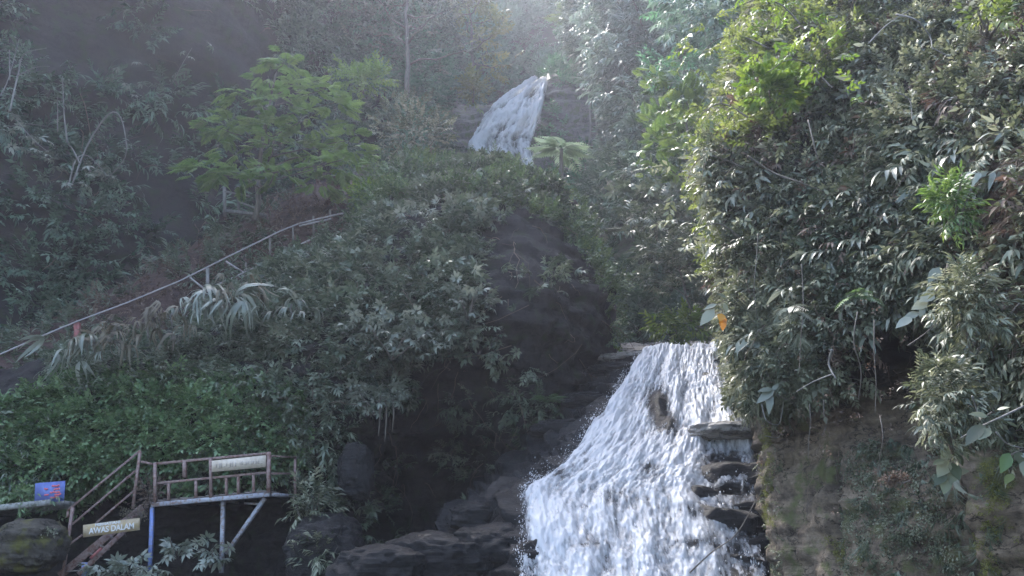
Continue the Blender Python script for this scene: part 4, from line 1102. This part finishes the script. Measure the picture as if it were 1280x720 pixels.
shrub('plants growing on the concrete slab beside the banner', 30, 618, 19.9, 90, 26, 'lance', .3, 'leaf_ivy', 60)
shrub('moss and weeds capping the boulder under the slab', 40, 664, 19.2, 60, 16, 'tiny', .2, 'leaf_right', 50)
shrub('dry weeds at the left end of the railed platform', 188, 612, 20.9, 40, 40, 'small', .34, 'leaf_brown', 50)
shrub('bright green plant inside the platform railing', 230, 611, 21.2, 44, 18, 'frond', .35, 'leaf_ivy', 30)
shrub('light green bush on the ledge right behind the lip of the fall', 850, 408, 30.5, 80, 44, 'lance', .6, 'leaf_bright', 90)
shrub('yellow green tuft at the foot of the bluff by the ledge', 768, 436, 26.5, 20, 14, 'ivy', .22, 'leaf_bright', 14)
shrub('sunlit yellow green bush clinging to the right edge of the bluff', 740, 335, 27.5, 28, 80, 'small', .36, 'leaf_bright', 60)
shrub('bright feathery bush high on the left part of the right cliff', 965, 105, 14.6, 110, 80, 'feather', .26, 'leaf_bright', 240)
shrub('second bright feathery bush, lower and further left', 845, 150, 30, 100, 80, 'feather', .42, 'leaf_mid', 200)
shrub('broad spray of yellow leaves at the top right corner', 1240, 20, 9.4, 70, 50, 'ovate', .3, 'leaf_yellow', 24)
shrub('dense narrow leaved bush hanging on the right cliff', 1190, 500, 9.8, 100, 130, 'lance', .2, 'leaf_right', 330, droop=.2)
shrub('fresh green narrow leaved bush above the hanging one', 1215, 380, 9.8, 90, 130, 'lance', .21, 'leaf_right', 280, droop=.2)
shrub('bush of fresh leaves high in the middle of the right cliff', 1190, 250, 10.4, 60, 100, 'lance', .22, 'leaf_mid', 130)
shrub('reddish creeper patch on the rock under the hanging bush', 1118, 598, 11.2, 44, 18, 'tiny', .14, 'leaf_brown', 60)
shrub('silvery shrub behind the lip of the fall on the ridge', 820, 260, 36.5, 120, 90, 'whorl', .8, 'leaf_dull', 120)
shrub('dark bush on the ridge above the hollow', 790, 215, 39, 60, 60, 'lance', .8, 'leaf_ridge', 60)

# trees
tree('valley_tree', 'tall pale leaved tree on the ridge at the top, leaning left', 'tree', PP(860, 190, 47), PP(775, -40, 49), 15, 5.2, 'hang', .95, 'leaf_silver', 60, .12, droop=.4)
tree('valley_tree', 'dark stemmed tree before the pale one on the ridge', 'tree', PP(905, 130, 36), PP(862, -60, 36), 12, 3.6, 'ovate', .75, 'leaf_far', 45, .08, droop=.2)
tree('cliff_tree', 'bare stemmed tree with small leaves above the feathery tree', 'tree', PP(508, 120, 40), PP(515, -40, 41), 10, 3.4, 'small', .8, 'leaf_dull', 16, .14)
tree('cliff_tree', 'tree with crooked open branches high left of the upper fall', 'tree', PP(470, 100, 44), PP(480, -50, 45), 9, 4.2, 'small', .9, 'leaf_right', 16, .12)
tree('valley_tree', 'misty rounded tree at the top left of the upper fall', 'tree', PP(590, 110, 62), PP(585, -10, 63), 10, 3.6, 'ovate', 1.2, 'leaf_yellow', 20, .14)
tree('valley_tree', 'misty tree on the skyline right of the upper fall', 'tree', PP(740, 100, 72), PP(745, -20, 73), 10, 4.5, 'ovate', 1.5, 'leaf_far', 20, .16)

GVT = 'trees on the slope behind the cliff edge'
tree('slope_tree', 'feathery green tree right behind the ragged cliff edge', 'tree', PP(880, 300, 27), PP(850, 110, 27.5), 10, 2.0, 'feather', .5, 'leaf_mid', 36, .06, group=GVT)
tree('slope_tree', 'small leaved pale tree at the top behind the cliff edge', 'tree', PP(930, 150, 26), PP(900, -30, 26.5), 12, 2.6, 'hang', .6, 'leaf_silver', 40, .06, group=GVT, droop=.3)
tree('slope_tree', 'dull green tree low on the ridge over the brook', 'tree', PP(870, 420, 31), PP(840, 290, 31.5), 10, 1.9, 'lance', .55, 'leaf_dull', 30, .05, group=GVT)
# bare branches
def bare(label, segs, Y, r, mat='barkpale', leaves=0, lkind='small', lmat='leaf_pale', group=None, lscale=.3, lp=None):
    base = PP(*segs[0][0], Y); o = link('bare_branch', None, None, label=label, category='branch', group=group); o.location = base
    for k, s in enumerate(segs):
        pts = np.array([PP(px, py, Y + .15 * math.sin(px * .3)) for px, py in s]); W = cr_matrix(len(pts), len(pts) * 4); pts = W @ pts
        B().tube(pts, np.linspace(r, r * .35, len(pts)) * (1 if k == 0 else .7), 5).build('branch' if k == 0 else 'twig', M[mat], base, o, True)
    if leaves:
        allp = np.concatenate([np.array([PP(px, py, Y) for px, py in s]) for s in (lp or segs)]); i = rng.integers(0, len(allp), leaves)
        d = rng.normal(size=(leaves, 3)); d[:, 2] *= .4; d[:, 1] -= .3
        leaf_obj('leaves', sprigs(allp[i] + rng.normal(size=(leaves, 3)) * .3, d, lscale * rng.uniform(.7, 1.2, leaves), lkind), lmat, base, o)
GB = 'bare branches before the dark cliff'
bare('thin bare branch forking upward at the left edge', [[(12, 140), (22, 95), (30, 68), (58, 60)], [(22, 95), (45, 84), (62, 83)], [(12, 100), (12, 62)], [(0, 120), (10, 100), (24, 48)]], 25.5, .035, group=GB)
bare('curved hoop shaped branch hanging on the dark cliff', [[(90, 232), (110, 180), (137, 142), (152, 150), (158, 190), (145, 212), (128, 228)], [(100, 205), (90, 185), (80, 175)]], 25.8, .03, leaves=0, group=GB)
bare('branch tangle with pale leaves left below the hoop', [[(85, 235), (95, 200), (110, 195), (130, 215)], [(20, 150), (42, 175), (60, 190)], [(5, 160), (30, 155), (60, 158)]], 25.6, .025, leaves=34, lkind='whorl', lscale=.42, group=GB, lp=[[(10, 155), (20, 152), (45, 155), (30, 180), (40, 195), (60, 205), (75, 225), (100, 205), (110, 210), (130, 215), (55, 180)]])
bare('straight upright dead stem on the dark cliff', [[(84, 178), (80, 140), (78, 95)], [(72, 165), (72, 120)]], 25.9, .03, group=GB)
bare('sparse twig with a few pale leaves high on the cliff', [[(215, 105), (225, 85), (240, 60)], [(215, 95), (235, 88)]], 28.5, .02, leaves=9, lkind='whorl', lscale=.4, group=GB, lp=[[(210, 85), (230, 62), (240, 72), (250, 62), (160, 95), (150, 88)]])
GR = 'twigs on the right cliff'
bare('long dark twig slanting across the bright leaves', [[(935, 195), (965, 215), (1000, 228), (1030, 240)], [(1010, 150), (1020, 190), (1030, 225)]], 13.0, .02, 'bark', group=GR)
bare('pale arching bare twigs at the top of the right cliff', [[(1120, 18), (1145, 25), (1162, 45), (1165, 60)], [(1085, 55), (1110, 30), (1150, 5)], [(1165, 60), (1190, 72)], [(1120, 115), (1137, 125), (1140, 150)]], 10.4, .014, 'barkpale', group=GR)
bare('crooked pale root hanging from the overhang', [[(1040, 437), (1036, 455), (1044, 472), (1046, 474)], [(1040, 468), (1015, 478), (995, 490)]], 12.2, .02, 'barkpale', group=GR)
bare('thin hooked root under the overhang at the cliff corner', [[(952, 505), (958, 525), (972, 531), (977, 520), (980, 497)], [(957, 545), (972, 547), (978, 538)]], 14.6, .012, 'barkpale', group=GR)
bare('leafy side twig sticking out at the far right', [[(1280, 508), (1250, 522), (1222, 535), (1200, 548)], [(1215, 495), (1222, 515), (1226, 525)], [(1245, 540), (1260, 555), (1280, 560)]], 9.0, .013, 'barkpale', group=GR)
bare('long thin stick leaning across the right end of the fall', [[(862, 716), (890, 690), (920, 668), (945, 625), (960, 600)]], 16.6, .016, 'bark')
bare('slanting stick in the dark hollow of the right cliff', [[(1135, 432), (1155, 418), (1172, 402)]], 11.0, .012, 'bark', group=GR)
for k, (px, py0, py1, lab) in enumerate([(735, 100, 220, 'pale hanging root left of the dark recess by the upper fall'), (748, 140, 235, 'pale hanging root in the dark recess by the upper fall'), (742, 125, 175, 'short pale root between two longer ones')]):
    bare(lab, [[(px, py0), (px + 3, (py0 + py1) / 2), (px + rng.uniform(-8, 8), py1)]], 55.2, .09, 'barkpale', group='hanging roots by the upper fall')
GH = 'hanging root strands under the pale bluff shrub'
for k, (px, y1, lab) in enumerate([(474, 545, 'thin hanging strand leftmost under the pale bluff shrub'), (482, 552, 'hanging strand second from left under the pale bluff shrub'), (491, 540, 'hanging strand rightmost under the pale bluff shrub')]):
    bare(lab, [[(px, 500), (px + 1, 520), (px - 1, y1)]], 21.8, .03, 'bark', group=GH)

GB2 = 'leafy branches arching out of the right cliff'
for k, (pts, Y, r, nl, mt, lab) in enumerate([
    ([(960, 60), (925, 45), (895, 50), (875, 70)], 15.2, .02, 26, 'leaf_yellow', 'leafy branch arching out highest on the left of the right cliff'),
    ([(940, 150), (905, 130), (880, 140), (862, 165)], 14.8, .018, 26, 'leaf_yellow', 'leafy branch drooping below the highest arching one'),
    ([(930, 210), (890, 195), (868, 205), (856, 235)], 14.6, .018, 24, 'leaf_right', 'leafy branch with dull leaves over the far ridge'),
    ([(930, 300), (900, 280), (878, 285), (868, 300)], 14.6, .016, 22, 'leaf_right', 'short leafy branch in the middle of the ragged cliff edge'),
    ([(1040, 110), (1010, 80), (985, 75), (960, 90)], 13.2, .016, 22, 'leaf_bright', 'fresh green branch across the feathery bush'),
    ([(1000, 30), (975, 5), (945, 0), (920, 10)], 14.4, .018, 26, 'leaf_bright', 'fresh green branch at the very top of the cliff edge')]):
    bare(lab, [pts], Y, r, 'bark', leaves=nl, lkind='ovate', lmat=mt, lscale=.4, group=GB2)
GV = 'thin vines hanging down the right cliff'
for k, (px, y0, y1, Y, lab) in enumerate([(948, 290, 400, 14.2, 'vine strand over the hanging grass'), (1002, 330, 470, 13.0, 'vine strand left of the long crooked root'), (1072, 390, 500, 12.0, 'vine strand at the left rim of the dark hollow'), (1093, 400, 520, 11.9, 'vine strand just inside the dark hollow'), (1012, 505, 575, 13.6, 'dangling root strand left under the overhang'), (1030, 500, 545, 13.4, 'short dangling root strand under the overhang'), (1100, 520, 600, 12.2, 'vine strand over the upper rock face')]):
    bare(lab, [[(px, y0), (px + rng.uniform(-5, 5), (y0 * 2 + y1) / 3), (px + rng.uniform(-6, 6), (y0 + 2 * y1) / 3), (px + rng.uniform(-4, 4), y1)]], Y, .011, 'bark', leaves=8, lkind='tiny', lmat='leaf_brown', lscale=.16, group=GV)

# plants whose leaves can be counted
def leafy(label, stem, leaves, Y, mat, name='broad_leaf_plant', group=None, stemr=.008, mat_by=None):
    base = PP(*stem[0], Y); o = link(name, None, None, label=label, category='plant', group=group); o.location = base
    if len(stem) > 1: B().tube(cr_matrix(len(stem), 12) @ np.array([PP(px, py, Y) for px, py in stem]), np.linspace(stemr, stemr * .5, 12), 5).build('stem', M['bark'], base, o, True)
    for k, (x0, y0, x1, y1, w) in enumerate(leaves):
        a, b = PP(x0, y0, Y), PP(x1, y1, Y - rng.uniform(.0, .12)); d = b - a; L = np.linalg.norm(d)
        t = T(); up = np.array([rng.normal() * .3, -1, .55 + rng.normal() * .2])
        t.leaf((0, 0, 0), d, up, L, w, .12, .1, 3); tv, tf, tl = t.done()
        leaf_obj('leaf', (tv + a - base, tf, np.full(len(tv), rng.random())), mat_by[k] if mat_by else mat, (0, 0, 0), o)
    return o
leafy('sapling with three long pale leaves at the cliff corner', [(985, 500), (965, 490)], [(968, 487, 945, 503, .2), (966, 486, 947, 488, .2), (963, 490, 961, 518, .17), (965, 488, 975, 478, .2)], 14.2, 'leaf_pale')
leafy('twig with pale oval leaves hanging in front of the brook', [(912, 372), (898, 380), (890, 386)], [(893, 386, 875, 406, .24), (896, 380, 879, 386, .2), (908, 372, 897, 366, .2), (905, 378, 909, 392, .25)], 14.6, 'leaf_pale')
leafy('red and orange dying leaf on the twig beside the brook', [(902, 386), (903, 393)], [(903, 397, 904, 413, .26), (903, 392, 900, 401, .35), (904, 396, 908, 404, .3)], 14.5, 'leaf_red')
leafy('cluster of broad dull leaves below the hanging bush', [(1195, 556), (1188, 575), (1180, 600)], [(1190, 560, 1176, 575, .33), (1194, 565, 1205, 582, .33), (1186, 575, 1172, 596, .33), (1190, 578, 1200, 600, .3), (1182, 590, 1168, 606, .33), (1186, 590, 1213, 587, .28), (1184, 595, 1180, 618, .32), (1196, 585, 1188, 604, .33), (1180, 575, 1166, 580, .3), (1200, 560, 1212, 572, .3)], 10.2, 'leaf_dull')
leafy('pale drooping spray at the left of the dark hollow', [(1185, 330), (1172, 360), (1150, 390), (1122, 406)], [(1176, 334, 1160, 352, .28), (1168, 366, 1150, 376, .25), (1160, 376, 1140, 386, .25), (1150, 390, 1128, 398, .22), (1140, 396, 1120, 408, .2), (1172, 356, 1158, 362, .22), (1155, 384, 1150, 396, .2)], 10.4, 'leaf_pale')
leafy('plant with curled yellowing leaves at the right edge', [(1280, 562), (1262, 570), (1250, 590)], [(1262, 566, 1252, 590, .22), (1270, 562, 1280, 585, .25), (1266, 592, 1256, 604, .25), (1275, 568, 1290, 572, .3), (1280, 575, 1285, 600, .25)], 9.1, 'leaf_right', mat_by=['leaf_mid', 'leaf_right', 'leaf_yellow', 'leaf_pale', 'leaf_right'])
leafy('plant with two lance leaves near the right twig', [(1240, 515), (1225, 525)], [(1228, 530, 1207, 555, .2), (1235, 520, 1212, 516, .16), (1238, 535, 1224, 548, .2), (1246, 512, 1262, 508, .2)], 9.0, 'leaf_right')
# fallen leaf litter on the stair top
v_, f_, a_ = sprigs(np.array([PP(165 + rng.uniform(-12, 14), 640 + rng.uniform(-6, 8), 20.55 + rng.uniform(-.1, .1)) for _ in range(26)]), rng.normal(size=(26, 3)) * np.array([1, 1, .3]), rng.uniform(.12, .26, 26), 'tiny')
leaf_obj('leaf_litter', (v_, f_, a_), 'leaf_dry', kind='stuff', label='dry leaf litter caught at the top of the stairs')

# ================================================================== HAZE
hm = bpy.data.materials.new('haze'); hm.use_nodes = True; hn = hm.node_tree.nodes; hn.remove(hn['Principled BSDF'])
pv = hn.new('ShaderNodeVolumePrincipled'); pv.inputs['Color'].default_value = (*HAZE_COLOR, 1); pv.inputs['Density'].default_value = HAZE_DENSITY; pv.inputs['Anisotropy'].default_value = .65
hm.node_tree.links.new(pv.outputs[0], hn['Material Output'].inputs['Volume'])
bpy.context.view_layer.update()
zmax = max((o.matrix_world @ Vector(c)).z for o in scene.objects if o.type == 'MESH' for c in o.bound_box) + 2
lo, hi = (-75, -20, -6.5), (75, 160, zmax)
hv = [(x, y, z) for z in (lo[2], hi[2]) for y in (lo[1], hi[1]) for x in (lo[0], hi[0])]
link('haze', raw_mesh('haze', hv, None, hm, None, False, [[0, 2, 3, 1], [4, 5, 7, 6], [0, 1, 5, 4], [2, 6, 7, 3], [0, 4, 6, 2], [1, 3, 7, 5]]), None, kind='stuff', label='thin pale haze filling the gorge')
